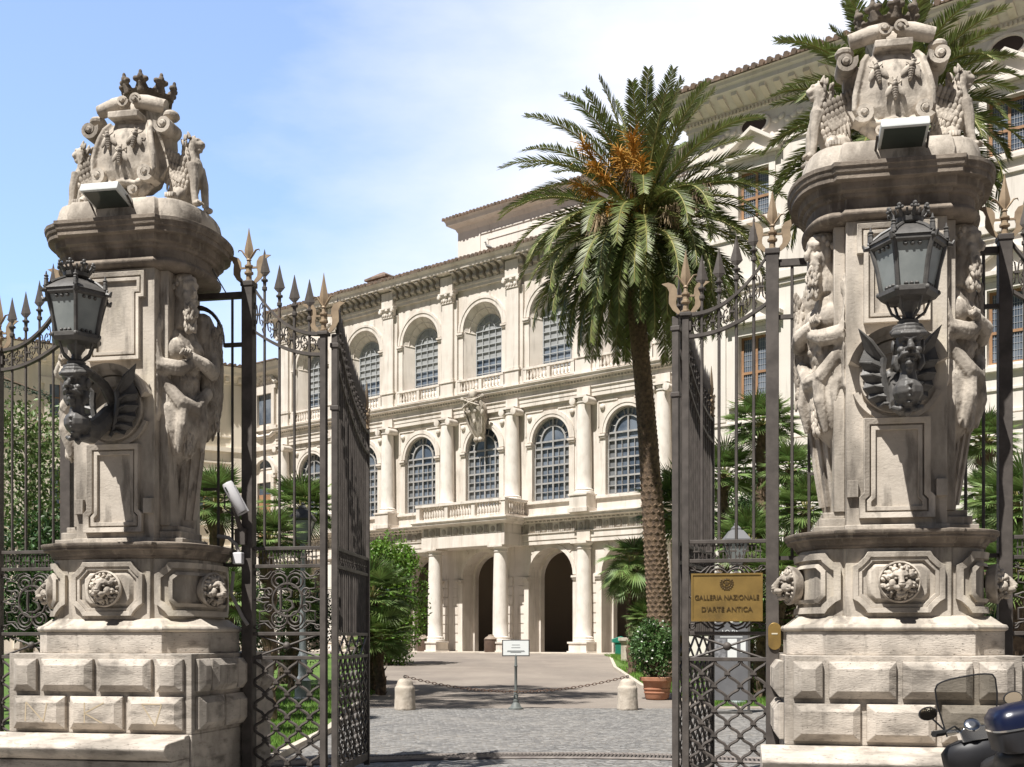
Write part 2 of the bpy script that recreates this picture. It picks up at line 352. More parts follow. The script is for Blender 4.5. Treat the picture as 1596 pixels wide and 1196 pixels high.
pal=thing('palace','cream three storey palace front with stacked arches, columns and a central balcony','palace',PO,-BETA)
X0,X1=-20.2,16.0
YS={'top':(19.25,16.45),'mid':(12.35,9.12),'gr':(5.05,.8)}
wall=MB(); gl=MB()
ks=[-4,-3,-2,-1,0,1,2]
for k in ks:
    xa,xb=k*BAY,(k+1)*BAY; xc=xa+BAY/2
    arch_panel(wall,xa,xb,.6,7.4,xc,1.5,5.05,.6,.35)
    reveal(wall,outline(xc,1.5,5.05,.6),.35,outline(xc,1.5,5.05,.6),1.25,False)
    arch_panel(wall,xa,xb,.6,7.4,xc,1.40,4.98,.6,1.25); reveal(wall,outline(xc,1.40,4.98,.6),1.25,outline(xc,1.40,4.98,.6),1.6,False)
    arch_panel(wall,xa,xb,7.4,14.6,xc,1.25,12.35,9.12,.35)
    reveal(wall,outline(xc,1.25,12.35,9.12),.35,outline(xc,1.25,12.35,9.12),.62)
    arch_panel(wall,xa,xb,14.6,22.0,xc,1.45,19.25,15.6,.35)
    reveal(wall,outline(xc,1.45,19.25,15.6),.35,outline(xc,.97,19.15,16.4),.97)
    # carved bands
    bT=MB(); bM=MB(); bG=MB()
    ring(bM,xc,12.35,1.25,1.62,.27,.349); ring(bM,xc,12.35,1.42,1.62,.24,.268)
    ring(bT,xc,19.25,1.45,1.80,.27,.349); ring(bT,xc,19.25,1.66,1.80,.23,.268)
    ring(bG,xc,5.05,1.5,1.72,.29,.349)
    for (zs,r,zb) in ((12.35,1.25,9.1),(19.25,1.45,16.5),(5.05,1.5,.9)):
        for s in (-1,1):
            bandm=MB(); bandm.box(min(xc+s*(r-.03),xc+s*(r+.42)),max(xc+s*(r-.03),xc+s*(r+.42)),.16,.50,zs-.17,zs-.06)
            bandm.box(min(xc+s*r,xc+s*(r+.37)),max(xc+s*r,xc+s*(r+.37)),.21,.46,zs-.27,zs-.175)
            bandm.box(min(xc+s*(r+.0),xc+s*(r+.34)),max(xc+s*r,xc+s*(r+.34)),.29,.348,zb,zs-.275); bandm.build('impost',facade,pal,0)
    for s in (-1,1):   # spandrel panels with rosettes on the middle storey
        bandm=MB(); x=xc+s*1.72; bandm.box(x-.03,x+.03,.30,.348,12.7,14.0); bandm.box(min(x,xc+s*.5),max(x,xc+s*.5),.30,.348,13.98,14.04)
        bandm.sph((xc+s*1.45,.30,13.72),(.16,.10,.16)); bandm.build('spandrel_rosette',facade,pal,30)
    bandm=MB(); bandm.box(xc-1.75,xc+1.75,.30,.348,14.10,14.16); bandm.build('wall_fillet',facade,pal,0)
    bandm=MB()
    # coffer ribs in the splayed top niches
    for q in (.30,.62):
        pass
    for j in range(7):
        a=PI*(j+.0)/6; r0,r1=1.40,1.0
        bandm.tube([(xc+r0*cos(a),.42,19.25+r0*sin(a)),(xc+r1*cos(a),.93,19.15+r1*sin(a))],.04,4)
    ring(bandm,xc,19.21,1.20,1.28,.60,.66); bandm.build('niche_ribs',facade,pal,30); bandm=MB()
    # keystone wedges over the ground arches
    for j in range(-3,4):
        a=PI/2+j*.36; r0,r1=1.74,2.12+(abs(j)==3)*.25+(j==0)*.12
        if abs(cos(a)*r1)<2.0:
            w0=.10; 
            bandm.loft([[(xc+r0*cos(a-w0),y,5.05+r0*sin(a-w0)),(xc+r0*cos(a+w0),y,5.05+r0*sin(a+w0)),(xc+r1*cos(a+w0),y,min(5.05+r1*sin(a+w0),6.72)),(xc+r1*cos(a-w0),y,min(5.05+r1*sin(a-w0),6.72))] for y in (.31,.349)])
    bandm.build('voussoirs',facade,pal,30)
    for s in (-1,1):   # rusticated piers
        bandm=MB()
        for z in [.9+.52*i for i in range(8)]:
            xq=xc+s*1.98; bandm.box(xq-.24,xq+.24,.30,.348,z+.03,z+.49)
        bandm.build('rusticated_pier',facade,pal,0)
    for q_ in (bT,bM,bG): q_.build('arch_moulding',facade,pal,30)
wall.box(X0,-19.44,.35,3,.6,22.0); wall.box(2*BAY+BAY,X1,.35,3,.6,22)
# closed body so that the halls inside are dark
wall.box(X0,X1,10,10.4,.6,22.9); wall.box(X0,X1,2.9,10,7.6,7.8); wall.box(X0,X0+.3,3,10,.6,22.9); wall.box(X1-.3,X1,.4,10,.6,22.9)
rect(wall,X0,X1,.7,22,2.9) if False else None
wall.build('wall',facade,pal,0)
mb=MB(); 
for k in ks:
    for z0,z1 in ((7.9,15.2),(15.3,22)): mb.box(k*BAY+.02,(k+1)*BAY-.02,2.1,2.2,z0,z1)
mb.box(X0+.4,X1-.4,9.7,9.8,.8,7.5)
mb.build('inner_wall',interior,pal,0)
# entablatures
ent=MB()
def entab(mb,x0,x1,y0,z,prof): cornice(mb,x0,x1,[(y0-p,z+h) for p,h in prof]+[(.36,z+prof[-1][1]),(.36,z+prof[0][1])])
E1=[(0,0),(0,.22),(.04,.24),(.04,.55),(.10,.58),(.10,.62)]
entab(ent,X0,X1,.10,6.72,E1)
F1=[(0,0),(0,.52),(.10,.55),(.16,.66),(.40,.72),(.40,.80),(.48,.86),(.48,.90)]
entab(ent,X0-.1,X1,.12,7.34,F1)
E2=[(0,0),(0,.20),(.03,.22),(.03,.42),(.10,.48),(.10,.53),(.02,.55),(.02,.80),(.10,.84),(.14,.94),(.34,1.0),(.34,1.08),(.42,1.16),(.42,1.2)]
entab(ent,X0-.15,X1,.16,14.32,E2)
E3=[(0,0),(0,.16),(.05,.2),(.05,.32),(0,.34),(0,.92),(.08,.96),(.62,1.02),(.66,1.22),(.78,1.36),(.80,1.42)]
entab(ent,X0-.5,X1,.2,21.62,E3)
for k in range(-4,4):
    x=k*BAY
    for z,p,h in ((6.72,.17,.62),(14.32,.17,.52)): ent.box(x-.42,x+.42,.16-p-.03,.3,z,z+h)
    ent.box(x-.47,x+.47,-.06,.34,21.60,22.5)
ent.build('entablature',facade,pal,0)
for k in ks:
    fz=MB()
    for j in range(6):
        x=k*BAY+(j+.0)*BAY/6+.12
        for q in (-.11,0,.11): fz.box(x+q-.04,x+q+.04,.055,.118,7.36,7.84)
        x2=x+BAY/12
        M=Matrix.Rotation(PI/2,3,'X')
        if j%2==0: fz.lathe([(.02,.07),(.19,.06),(.20,.02),(.13,.0)],10,(x2,.115,7.6),M)
        else: fz.sph((x2,.11,7.58),(.15,.06,.17)); fz.sph((x2+.05,.09,7.68),(.08,.06,.07))
    fz.build('frieze',friezem,pal,30)
dt=MB()
n=int((X1-X0)/.20)
for i in range(n):
    x=X0+i*.20; dt.box(x,x+.11,.02,.14,15.15,15.25)
n=int((X1-X0)/.28)
for i in range(n): x=X0+i*.28; dt.box(x,x+.16,-.06,.1,7.92,7.99)
dt.build('dentils',friezem,pal,30)
for k in range(-4,3):
    dt=MB()
    for j in range(8):
        x=k*BAY+.42+(j+.5)*(BAY-.84)/8
        dt.loft([[(x+s*.13,y,z) for y,z in ((.199,21.98),(.10,22.0),(-.02,22.18),(-.10,22.40),(-.36,22.52),(-.36,22.62),(.199,22.62))] for s in (-1,1)])
        dt.lathe([(.13,-.14),(.13,.14)],8,(x,-.01,22.16),Matrix.Rotation(PI/2,3,'Y'))
    dt.build('cornice_bracket_row',friezem,pal,30)
# columns and pilasters
def column(x,y,z0,zp,zt,r,order,piers=True):
    c=thing_part('column',pal)
    mb=MB()
    mb.box(x-r*1.32,x+r*1.32,y-r*1.32,y+r*1.1,z0,zp-.26); mb.box(x-r*1.45,x+r*1.45,y-r*1.45,y+r*1.1,zp-.26,zp-.16)
    mb.box(x-r*1.5,x+r*1.5,y-r*1.5,y+r*1.1,z0-.001,z0+.22)
    mb.build('pedestal',facade,c,0,.01)
    h=zt-zp
    mb=MB(); prof=[(r*1.28,zp-.16),(r*1.28,zp-.04),(r*1.12,zp),(r*1.18,zp+.08),(r*1.02,zp+.13)]
    for i in range(7): t=i/6; prof.append((r*(1-.15*t*t),lerp(zp+.15,zt-.38,t)))
    prof+=[(r*.96,zt-.36),(r*.96,zt-.31),(r*.86,zt-.30)]
    if order=='doric': prof+=[(r*.86,zt-.2),(r*1.12,zt-.12),(r*1.12,zt-.10)]
    else: prof+=[(r*.86,zt-.22),(r*1.0,zt-.14)]
    mb.lathe(prof,18,(x,y,0)); mb.build('shaft',facadec,c,40)
    mb=MB()
    if order=='doric': mb.box(x-r*1.2,x+r*1.2,y-r*1.2,y+r*1.1,zt-.11,zt)
    else:
        mb.box(x-r*1.15,x+r*1.15,y-r*1.12,y+r*.9,zt-.11,zt)
        for s in (-1,1):
            mb.lathe([(.02,-r*1.15),(.10,-r*1.15),(.19,-r*1.12),(.19,r),(.1,r)],12,(x+s*r*1.02,y,zt-.26),Matrix.Rotation(-PI/2,3,'X').to_3x3() if False else Matrix.Rotation(PI/2,3,'X').inverted())
    mb.build('capital',facade,c,35)
def thing_part(name,parent):
    o=bpy.data.objects.new(name,None); col.objects.link(o); o.parent=parent; o.empty_display_size=.1; return o
for k in range(-4,4):
    x=k*BAY
    column(x,.02,8.24,9.36,14.32,.42,'ionic')
    column(x,(-.98 if k in(-1,0) else .0),.75,1.62,6.72,.43,'doric')
    mb=MB()
    mb.box(x-.62,x+.62,.18,.348,15.55,21.1); mb.box(x-.42,x+.42,.02,.179,16.5,21.0)
    mb.box(x-.72,x+.72,.10,.348,15.53,15.75); mb.box(x-.50,x+.50,-.05,.348,15.53,15.70)
    mb.box(x-.66,x+.66,.13,.348,15.75,16.35); mb.box(x-.46,x+.46,-.02,.3,15.70,16.38); mb.box(x-.54,x+.54,-.07,.348,16.38,16.46); mb.box(x-.47,x+.47,-.03,.3,16.46,16.58)
    # capital with leaves and corner scrolls
    mb.box(x-.48,x+.48,-.03,.3,20.98,21.04)
    mb.loft([[(x+a*q,lerp(.02,-.10,q2)+(0 if b else .25),z) for a,b in ((-1,0),(1,0),(1,1),(-1,1))] for q,q2,z in ((.42,0,21.04),(.46,.2,21.25),(.56,1,21.5))])
    mb.box(x-.60,x+.60,-.14,.3,21.5,21.60)
    for s in (-1,-.5,0,.5,1): mb.sph((x+s*.42,-.03,21.16),(.09,.07,.12),None,6,5)
    for s in (-1,1): mb.lathe([(.02,-.09),(.12,-.08),(.12,.08),(.02,.09)],8,(x+s*.50,-.12,21.38),Matrix.Rotation(PI/2,3,'X'))
    mb.sph((x,-.12,21.42),(.12,.07,.08),None,6,5)
    mb.build('pilaster',facade,pal,30,.008)
# strings under windows
for k in ks:
    xc=k*BAY+BAY/2; mb=MB()
    mb.box(xc-1.9,xc+1.9,.22,.348,8.95,9.10); mb.box(xc-1.9,xc+1.9,.30,.348,8.24,8.42)
    mb.box(xc-1.30,xc+1.30,.27,.348,15.53,15.66); mb.build('window_sill_course',facade,pal,0,.01)
for k in ks:
    xc=k*BAY+BAY/2; mb=MB()
    mb.box(xc-1.72,xc+1.72,.08,.30,16.34,16.46); mb.box(xc-1.72,xc+1.72,.10,.28,15.66,15.74)
    for s in (-1.62,0,1.62): mb.box(xc+s-.11,xc+s+.11,.10,.28,15.74,16.34)
    for s in (-1,1): baluster_row(mb,xc+s*.86-.72,xc+s*.86+.72,6,15.74,16.34,.19)
    mb.build('balustrade',facade,pal,35)
# windows
def arched_window(xc,r,zs,zb,y,style):
    fr=MB(); m=mullion if style=='top' else mullionb
    bw=.05 if style=='top' else .07
    ring(fr,xc,zs,r-bw,r,y-.03,y+.06,zb); fr.box(xc-r+bw,xc+r-bw,y-.03,y+.06,zb,zb+bw)
    def H(x): 
        d=abs(x-xc); return zs+math.sqrt(max(r*r-d*d,0)) if d<r else zs
    if style=='top':
        ring(fr,xc,zs+.1,r*.44,r*.44+.035,y-.02,y+.04,None,12)
        for a in (.17,.33,.5,.67,.83): fr.tube([(xc+r*.45*cos(PI*a),y,zs+.1+r*.45*sin(PI*a)),(xc+r*.97*cos(PI*a),y,zs+r*.97*sin(PI*a))],.02,4)
        for i in (-1,0,1): fr.box(xc+i*r*.5-.02,xc+i*r*.5+.02,y-.02,y+.04,zb,zs+.1 if i else zs+r*.44)
        nz_=7
        for i in range(1,nz_+1):
            z=lerp(zb,zs+.08,i/nz_); fr.box(xc-r+.03,xc+r-.03,y-.022,y+.038,z-.02,z+.02)
        fr.box(xc-r,xc+r,y-.04,y+.05,zs+.06,zs+.11)
    else:
        ri=r*.62
        ring(fr,xc,zs,ri,ri+.09,y-.03,y+.05,None,14)
        for a in (.12,.27,.42,.5,.58,.73,.88):
            if a==.5: continue
            fr.tube([(xc+ri*cos(PI*a),y,zs+ri*sin(PI*a)),(xc+r*.97*cos(PI*a),y,zs+r*.97*sin(PI*a))],.045 if a in(.27,.73) else .03,4)
        fr.box(xc-.045,xc+.045,y-.03,y+.05,zb,zs+r*.97)
        for s in (-1,1):
            fr.box(xc+s*ri-.045,xc+s*ri+.045,y-.03,y+.05,zb,zs)
            fr.box(xc+s*ri*.5-.016,xc+s*ri*.5+.016,y-.02,y+.04,zb,zs-.35)
        for i,z in enumerate([zs-.02,zs-.40]+[lerp(zs-.40,zb,q/6) for q in range(1,6)]):
            th=.045 if (i<2 or i%2==1) else .018
            fr.box(xc-r+.03,xc+r-.03,y-.028,y+.045,z-th,z+th)
    f=fr.build('window',m,pal,30)
    pn=MB(); o=outline(xc,r-.01,zs,zb); pn.add([(x,y+.08,z) for x,z in o],[tuple(range(len(o)))]); pn.build('pane',glass,f,0)
    if style=='top':
        zb2=zb+1.25; o=outline(xc,r-.06,zs,zb2); b=MB(); b.add([(x,y+.06,z) for x,z in o],[tuple(range(len(o)))]); b.build('blind',blind,f,0)
    else:
        for s in (-1,1):
            b=MB(); b.add([(xc+s*r*.64,y+.07,zb+.05),(xc+s*(r-.08),y+.07,zb+.05),(xc+s*(r-.08),y+.07,zs),(xc+s*r*.64,y+.07,zs)],[(0,1,2,3)])
            b.build('blind',M_('curtain_edge',(.17,.175,.18),rough=.4) if 'curtain_edge' not in bpy.data.materials else bpy.data.materials['curtain_edge'],f,0)
for k in ks:
    xc=k*BAY+BAY/2
    arched_window(xc,.97,19.15,16.4,.92,'top'); arched_window(xc,1.25,12.35,9.12,.56,'mid')
# central balcony on its two free columns
bal=thing_part('balcony',pal)
xc=-BAY/2; mb=MB(); x0,x1=-BAY-.75,.75
mb.box(x0+.1,x1-.1,-1.45,.30,6.70,7.34); mb.box(x0+.14,x1-.14,-1.40,.2,7.34,7.86)
mb.loft([[(x,y,z) for x,y in ((x0-o,-1.5-o),(x1+o,-1.5-o),(x1+o,.1),(x0-o,.1))] for o,z in ((-.05,7.86),(.02,7.92),(.30,8.0),(.30,8.08),(.38,8.16),(.38,8.22))])
mb.build('slab',facade,bal,0,.01)
mb=MB(); y0=-1.55
mb.box(x0-.12,x1+.12,y0-.12,y0+.16,8.22,8.36); mb.box(x0-.16,x1+.16,y0-.16,y0+.20,9.06,9.20)
for s in (x0,x1):
    a,b=(s-.12,s+.16) if s==x0 else (s-.16,s+.12)
    mb.box(a,b,y0+.16,.3,8.22,8.36); mb.box(a-.03,b+.03,y0+.2,.3,9.06,9.20); mb.box(a,b,y0-.12,y0+.16,8.36,9.06)
    baluster_row(mb,y0+.25,.15,7,8.36,9.06,(a+b)/2,None,'y')
for i in range(3):
    xa=lerp(x0+.16,x1-.16,i/3); xb=lerp(x0+.16,x1-.16,(i+1)/3)
    if i: mb.box(xa-.13,xa+.13,y0-.10,y0+.14,8.36,9.06)
    baluster_row(mb,xa+.2,xb-.2,8,8.36,9.06,y0+.02)
mb.build('balustrade',facade,bal,35)
fz=MB()
for j in range(7):
    x=x0+.45+j*.9
    for q in (-.11,0,.11): fz.box(x+q-.04,x+q+.04,-1.46,-1.402,7.38,7.82)
    if j<6:
        if j%2: fz.sph((x+.45,-1.40,7.6),(.16,.07,.17),None,8,6)
        else: fz.lathe([(.02,.07),(.19,.06),(.20,.02),(.13,.0)],10,(x+.45,-1.405,7.6),Matrix.Rotation(PI/2,3,'X'))
fz.build('frieze',friezem,bal,30)
# coat of arms over the central window
mb=MB()
for i in range(9):
    t=i/8; pass
rows=[(12.80,.16,.10),(12.95,.30,.02),(13.3,.44,-.12),(13.8,.56,-.30),(14.3,.62,-.46),(14.7,.60,-.56),(14.92,.44,-.60)]
mb.loft([[(xc+h*u,y+.10*u*u-.06*(1-u*u),z) for u in (-1,-.6,-.2,.2,.6,1)]+[(xc+h*.8,.20,z),(xc-h*.8,.20,z)] for z,h,y in rows])
for s in (-1,1): mb.tube([(xc+s*(h+.02),y+.06,z) for z,h,y in rows],.075,7)
mb.sph((xc,-.50,15.30),(.27,.24,.34)); mb.sph((xc,-.50,15.66),(.07,.07,.09)); mb.tube([(xc-.34,-.55,15.06),(xc,-.72,15.0),(xc+.34,-.55,15.06)],.07,8)
for s in (-1,1):
    mb.tube([(xc-s*.72,-.60,15.12),(xc,-.78,14.86),(xc+s*.60,-.66,14.62)],.055,6); mb.sph((xc-s*.76,-.58,15.15),(.12,.05,.12)); mb.tube([(xc+s*.30,-.60,15.1),(xc+s*.55,-.55,15.0),(xc+s*.72,-.50,14.7),(xc+s*.62,-.5,14.45)],[.06,.07,.07,.04],6)
    mb.sph((xc+s*.62,-.42,14.3),(.12,.12,.22)); mb.sph((xc+s*.16,-.06,12.85),(.15,.13,.15)); mb.tube([(xc+s*.60,-.42,14.3),(xc+s*.52,-.30,13.7),(xc+s*.36,-.14,13.2)],.06,6)
for a,b in ((-.22,14.4),(.22,14.4),(0,13.85)): mb.sph((xc+a,-.56+(14.4-b)*.34,b),(.11,.07,.16),None,8,6)
mb.build('coat_of_arms',carv,pal,40)
# roof with tile edge
def tiled_roof(parent,x0,x1,y0,z0,depth,rise,step=.30,mat=tile):
    mb=MB(); nx=int((x1-x0)/step); rr=step*.36
    mb.loft([[(x0,y0+.04,z0-.05),(x1,y0+.04,z0-.05),(x1,y0+.04,z0+.02),(x0,y0+.04,z0+.02)],[(x0,y0+depth,z0+rise-.05),(x1,y0+depth,z0+rise-.05),(x1,y0+depth,z0+rise+.02),(x0,y0+depth,z0+rise+.02)]])
    ln=min(depth,1.6)
    for i in range(nx):
        x=x0+(i+.5)*step; dz=random.uniform(-.015,.015); dy=random.uniform(-.04,.04)
        for q in range(3):
            a=y0+dy+q*.5; za=z0+(a-y0)/depth*rise+.03+dz; zb=z0+(a+.55-y0)/depth*rise+.05
            mb.lathe([(rr,0),(rr*.85,.56)],6,(x,a,za),Matrix.Rotation(-PI/2+rise/depth,3,'X'))
    return mb.build('roof',mat,parent,40)
roof=tiled_roof(pal,X0-.6,X1,-.66,23.08,8.6,1.6)
mb=MB(); mb.box(X0+.4,X1-.3,.4,10,22.9,23.02); mb.build('roof_deck',facade,pal,0)
# upper attic storey set back behind the roof
mb=MB(); ax0,ax1,ay=-11.2,22,8.0
mb.box(ax0,ax1,ay,ay+9,22.9,28.75)
for a,b in ((ax0+1.9,ax0+11),(ax0+13,ax0+22)):
    for (p,q,r_,s) in ((a,b,28.1,28.2),(a,b,24.0,24.1),(a,a+.1,24.1,28.1),(b-.1,b,24.1,28.1)): mb.box(p,q,ay-.05,ay-.002,r_,s)
    mb.box(a+.7,a+.78,ay-.04,ay-.002,24.1,27.7); mb.box(a+.7,b-.7,ay-.04,ay-.002,27.62,27.7)
mb.loft([[(x,y,z) for x,y in ((ax0-o,ay-o),(ax1,ay-o),(ax1,ay+9),(ax0-o,ay+9))] for o,z in ((.0,28.6),(.06,28.7),(.15,28.9),(.55,29.05),(.6,29.25),(.7,29.4))])
mb.build('attic',stucco,pal,0)
r2=tiled_roof(pal,ax0-.8,ax1,ay-.78,29.44,6,1.0)
mb=MB(); mb.box(-13.2,-11.7,1.8,2.8,23.2,24.3); mb.loft([[(x,y,z) for x,y in ((-12.45-a,2.3-b),(-12.45+a,2.3-b),(-12.45+a,2.3+b),(-12.45-a,2.3+b))] for a,b,z in ((.95,.75,24.3),(.95,.75,24.42),(.15,.1,24.85))]); mb.build('chimney',tile,pal,0)
mb=MB(); mb.box(-2.6,-1.5,10.4,11.3,29.6,31.3); mb.box(-2.75,-1.35,10.25,11.45,31.3,31.5); mb.build('chimney',M_('orange_plaster',(.45,.30,.20),(.35,.24,.17),rough=.9),pal,0)
# entrance step
mb=MB(); mb.box(X0+.5,X1,-1.9,.36,.5,.90); mb.build('entrance_step',kerbm,pal,0,.01)
# ------------------------------------------------------------------ right wing
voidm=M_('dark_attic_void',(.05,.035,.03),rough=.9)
rw=thing('palace_wing','tall pale palace wing at right with orange framed windows and oval openings under its eaves','palace wing',PO,-BETA)
wx0,wx1,wy=15.3,44,-7.0
mb=MB(); wins=[18.36,23.25,28.14,33.03]
WZ=[(11.3,13.9),(18.65,20.6)]; hw=.68
zs_=[.3,11.3,13.9,18.65,20.6,23.4]
for i in range(5):
    z0,z1=zs_[i],zs_[i+1]
    if i in (1,3):
        xs=[wx0]+[q for x in wins for q in (x-hw,x+hw)]+[wx1]
        for a in range(0,len(xs),2): rect(mb,xs[a],xs[a+1],z0,z1,wy)
        for x in wins:
            o=[(x-hw,z0),(x-hw,z1),(x+hw,z1),(x+hw,z0)]; reveal(mb,o,wy,o,wy+.35)
    else: rect(mb,wx0,wx1,z0,z1,wy)
mb.box(wx0,wx0+.3,wy+.003,8,.3,23.4); mb.box(wx0+.3,wx1,wy+1,wy+1.2,.3,23.4)
mb.build('wall',stucco,rw,0)
mb=MB()
for (z,h,p) in ((10.35,.10,.06),(9.55,.12,.10),(9.20,.28,.20),(8.75,.08,.06),(15.9,.3,.18),(15.7,.12,.08),(17.9,.14,.08),(21.35,.1,.08)):
    mb.box(wx0-p,wx1,wy-p,wy-.001,z,z+h)
for z in (8.1,7.2,6.3,5.4,4.5,3.6,2.7,1.8): mb.box(wx0-.03,wx1,wy-.045,wy-.001,z,z+.82)
for x in (wx0+.45,wx0+1.5): mb.box(x-.3,x+.3,wy-.06,wy-.001,10.5,15.6)
mb.build('string_course',stucco,rw,0,.01)
for x in wins:
    for z0,z1 in WZ:
        mb=MB()
        mb.box(x-hw-.28,x-hw,wy-.08,wy+.03,z0-.12,z1+.28); mb.box(x+hw,x+hw+.28,wy-.08,wy+.03,z0-.12,z1+.28); mb.box(x-hw,x+hw,wy-.08,wy+.03,z1,z1+.28)
        mb.box(x-hw-.45,x+hw+.45,wy-.16,wy+.02,z0-.28,z0-.121)
        mb.box(x-hw-.3,x+hw+.3,wy-.07,wy-.002,z1+.29,z1+.45)
        mb.box(x-hw-.5,x+hw+.5,wy-.32,wy-.002,z1+.46,z1+.62)
        ph=.75
        mb.ext([(x-hw-.55,z1+.62),(x+hw+.55,z1+.62),(x+hw+.55,z1+.74),(x,z1+.74+ph),(x-hw-.55,z1+.74)],wy-.10,wy-.002)
        for s in (-1,1): mb.loft([[(x,wy-.34,z1+.72+ph),(x,wy-.003,z1+.72+ph),(x,wy-.003,z1+.88+ph),(x,wy-.34,z1+.88+ph)],[(x+s*(hw+.6),wy-.34,z1+.62),(x+s*(hw+.6),wy-.003,z1+.62),(x+s*(hw+.6),wy-.003,z1+.78),(x+s*(hw+.6),wy-.34,z1+.78)]])
        mb.build('window_surround',stucco,rw,0,.01)
for x in wins:
    for z0,z1 in WZ:
        f=MB(); y=wy+.22; b=.08
        for q in (x-hw,x-.05,x+hw-.1): f.box(q,q+.1,y,y+.08,z0,z1)
        zm=lerp(z0,z1,.42)
        for q in (z0,zm,z1-.1): f.box(x-hw+.1,x-.05,y,y+.078,q,q+.1); f.box(x+.05,x+hw-.1,y,y+.078,q,q+.1)
        fo=f.build('window',wood,rw,0)
        g=MB(); rect(g,x-hw+.02,x+hw-.02,z0+.02,z1-.02,y+.05); g.build('pane',glass,fo,0)
        l=MB()
        for i in range(1,6):
            for s in (-1,1): xq=x+s*(.05+i*.09+.02); l.box(xq-.006,xq+.006,y+.03,y+.045,z0+.1,z1-.1)
        for i in range(1,11): zq=lerp(z0,z1,i/11); l.box(x-hw+.1,x+hw-.1,y+.032,y+.044,zq-.006,zq+.006)
        l.build('leading',M_('window_lead',(.35,.36,.38),rough=.5) if 'window_lead' not in bpy.data.materials else bpy.data.materials['window_lead'],fo,0)
for x in wins:
    big=True; mb=MB()
    M=Matrix.Rotation(PI/2,3,'X')@Matrix.Diagonal((1,.62,1))
    if big:
        mb.lathe([(.55,0),(.58,.08),(.70,.10),(.75,.0)],24,(x,wy-.002,22.35),M)
        for s in (-1,1):
            for j in range(5): mb.sph((x+s*(.95+j*.26),wy-.02,22.3+.10*sin(j*2.1)),(.16,.05,.12),(0,s*30*(-1)**j,0),8,5)
    of_=mb.build('oval_frame',stucco,rw,35)
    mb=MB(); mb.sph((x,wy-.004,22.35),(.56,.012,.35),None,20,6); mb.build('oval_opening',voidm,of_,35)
mb=MB()
prof=[(0,22.78),(.06,22.8),(.06,22.95),(.12,23.0),(.12,23.12),(.16,23.16),(.85,23.58),(.92,23.62),(.92,23.78),(1.02,23.86),(1.05,23.98),(1.12,24.02)]
mb.loft([[(x,y,z) for x,y in ((wx0-o,wy-o),(wx1,wy-o),(wx1,wy+8),(wx0-o,wy+8))] for o,z in prof])
mb.build('cornice',stucco,rw,0)
mb=MB()
for i in range(int((wx1-wx0)/.16)): x=wx0+i*.16; mb.box(x,x+.09,wy-.20,wy-.11,22.98,23.12)
for i in range(int((wx1-wx0)/.62)):
    x=wx0+.1+i*.62; mb.loft([[(x+s*.13,y,z) for y,z in ((wy-.15,23.16),(wy-.35,23.2),(wy-.82,23.42),(wy-.82,23.56),(wy-.15,23.5))] for s in (-1,1)])
mb.build('cornice_brackets',stuccoy,rw,0)
tiled_roof(rw,wx0-1.25,wx1,wy-1.25,24.08,9,1.9,.34)
# ------------------------------------------------------------------ left recess and left wing
lst=M_('warm_wing_stucco',(.80,.735,.63),(.74,.67,.56),rough=.9,scale=.5,stain=[((.50,.43,.34),.8,(2,2,.3),.55,.8,.5)])
lx=-24.5; prof=[(0,19.0),(.05,19.05),(.05,19.2),(.3,19.45),(.6,19.6),(.65,19.8),(.8,20.0),(.85,20.1)]
lr=thing('palace_bay','recessed palace bay with a carved window above a wooden door behind the left side gate','palace bay',PO,-BETA)
mb=MB(); rect(mb,lx-.2,X0,.3,20.1,.9); mb.build('wall',facade,lr,0)
mb=MB(); cornice(mb,lx-.1,X0-.02,[(.9-o,z+.02) for o,z in prof]+[(.9,20.1),(.9,19.0)]); mb.build('cornice',facade,lr,0)
for (z,h,p) in ((7.6,.35,.22),(14.4,.3,.22),(8.4,.12,.08),(15.4,.12,.08)):
    mb=MB(); mb.box(lx,X0-.01,.9-p,.899,z,z+h); mb.build('string_course',facade,lr,0)
x=-22.3
for h,z0,z1 in ((1.0,16.2,18.2),(.95,8.6,12.2),(.9,13.2,13.9)):
    ms=MB(); x0,x1=x-h*.75,x+h*.75; y=.9
    if z1-z0>1:
        for a_,b_,c_,d_ in ((x0-.3,x0,z0-.2,z1+.3),(x1,x1+.3,z0-.2,z1+.3),(x0-.45,x1+.45,z1+.3,z1+.55),(x0,x1,z1,z1+.3),(x0-.5,x1+.5,z0-.45,z0-.2)): ms.box(a_,b_,y-.22,y-.011,c_,d_)
        if z0>12:
            pts=[(x-1.3+2.6*i/16,z1+.75+.5*max(0,sin(PI*i/16))**1.5+.12*sin(i*1.6)) for i in range(17)]
            ms.tube([(a_,y-.16,b_) for a_,b_ in pts],.16,6)
            ms.tube([(x-1.1,y-.14,z0-.6),(x-.6,y-.16,z0-.85),(x+.6,y-.16,z0-.85),(x+1.1,y-.14,z0-.6)],.14,6)
        else: ring(ms,x,z1+.55,1.0,1.25,y-.3,y-.02)
    else: ms.box(x0-.06,x1+.06,y-.05,y-.012,z0-.08,z0)
    f=ms.build('window_surround',facade,lr,35); gp=MB(); rect(gp,x0,x1,z0,z1,y-.01); gp.build('pane',glass,f,0)
d=MB(); d.box(-22.95,-21.65,.80,.885,8.2,11.4); d.build('door',wood,lr,0)
mb=MB(); mb.box(lx-.1,X0-.02,-.02,.95,20.14,20.22); mb.build('roof',tile,lr,0)
mb=MB(); mb.tube([(lx+.35,.72,19),(lx+.35,.72,1)],.09,8); mb.build('downpipe',mullion,lr)
RB=Matrix.Rotation(-BETA,3,'Z'); cpos=Vector(PO)+RB@Vector((lx,.85,0))
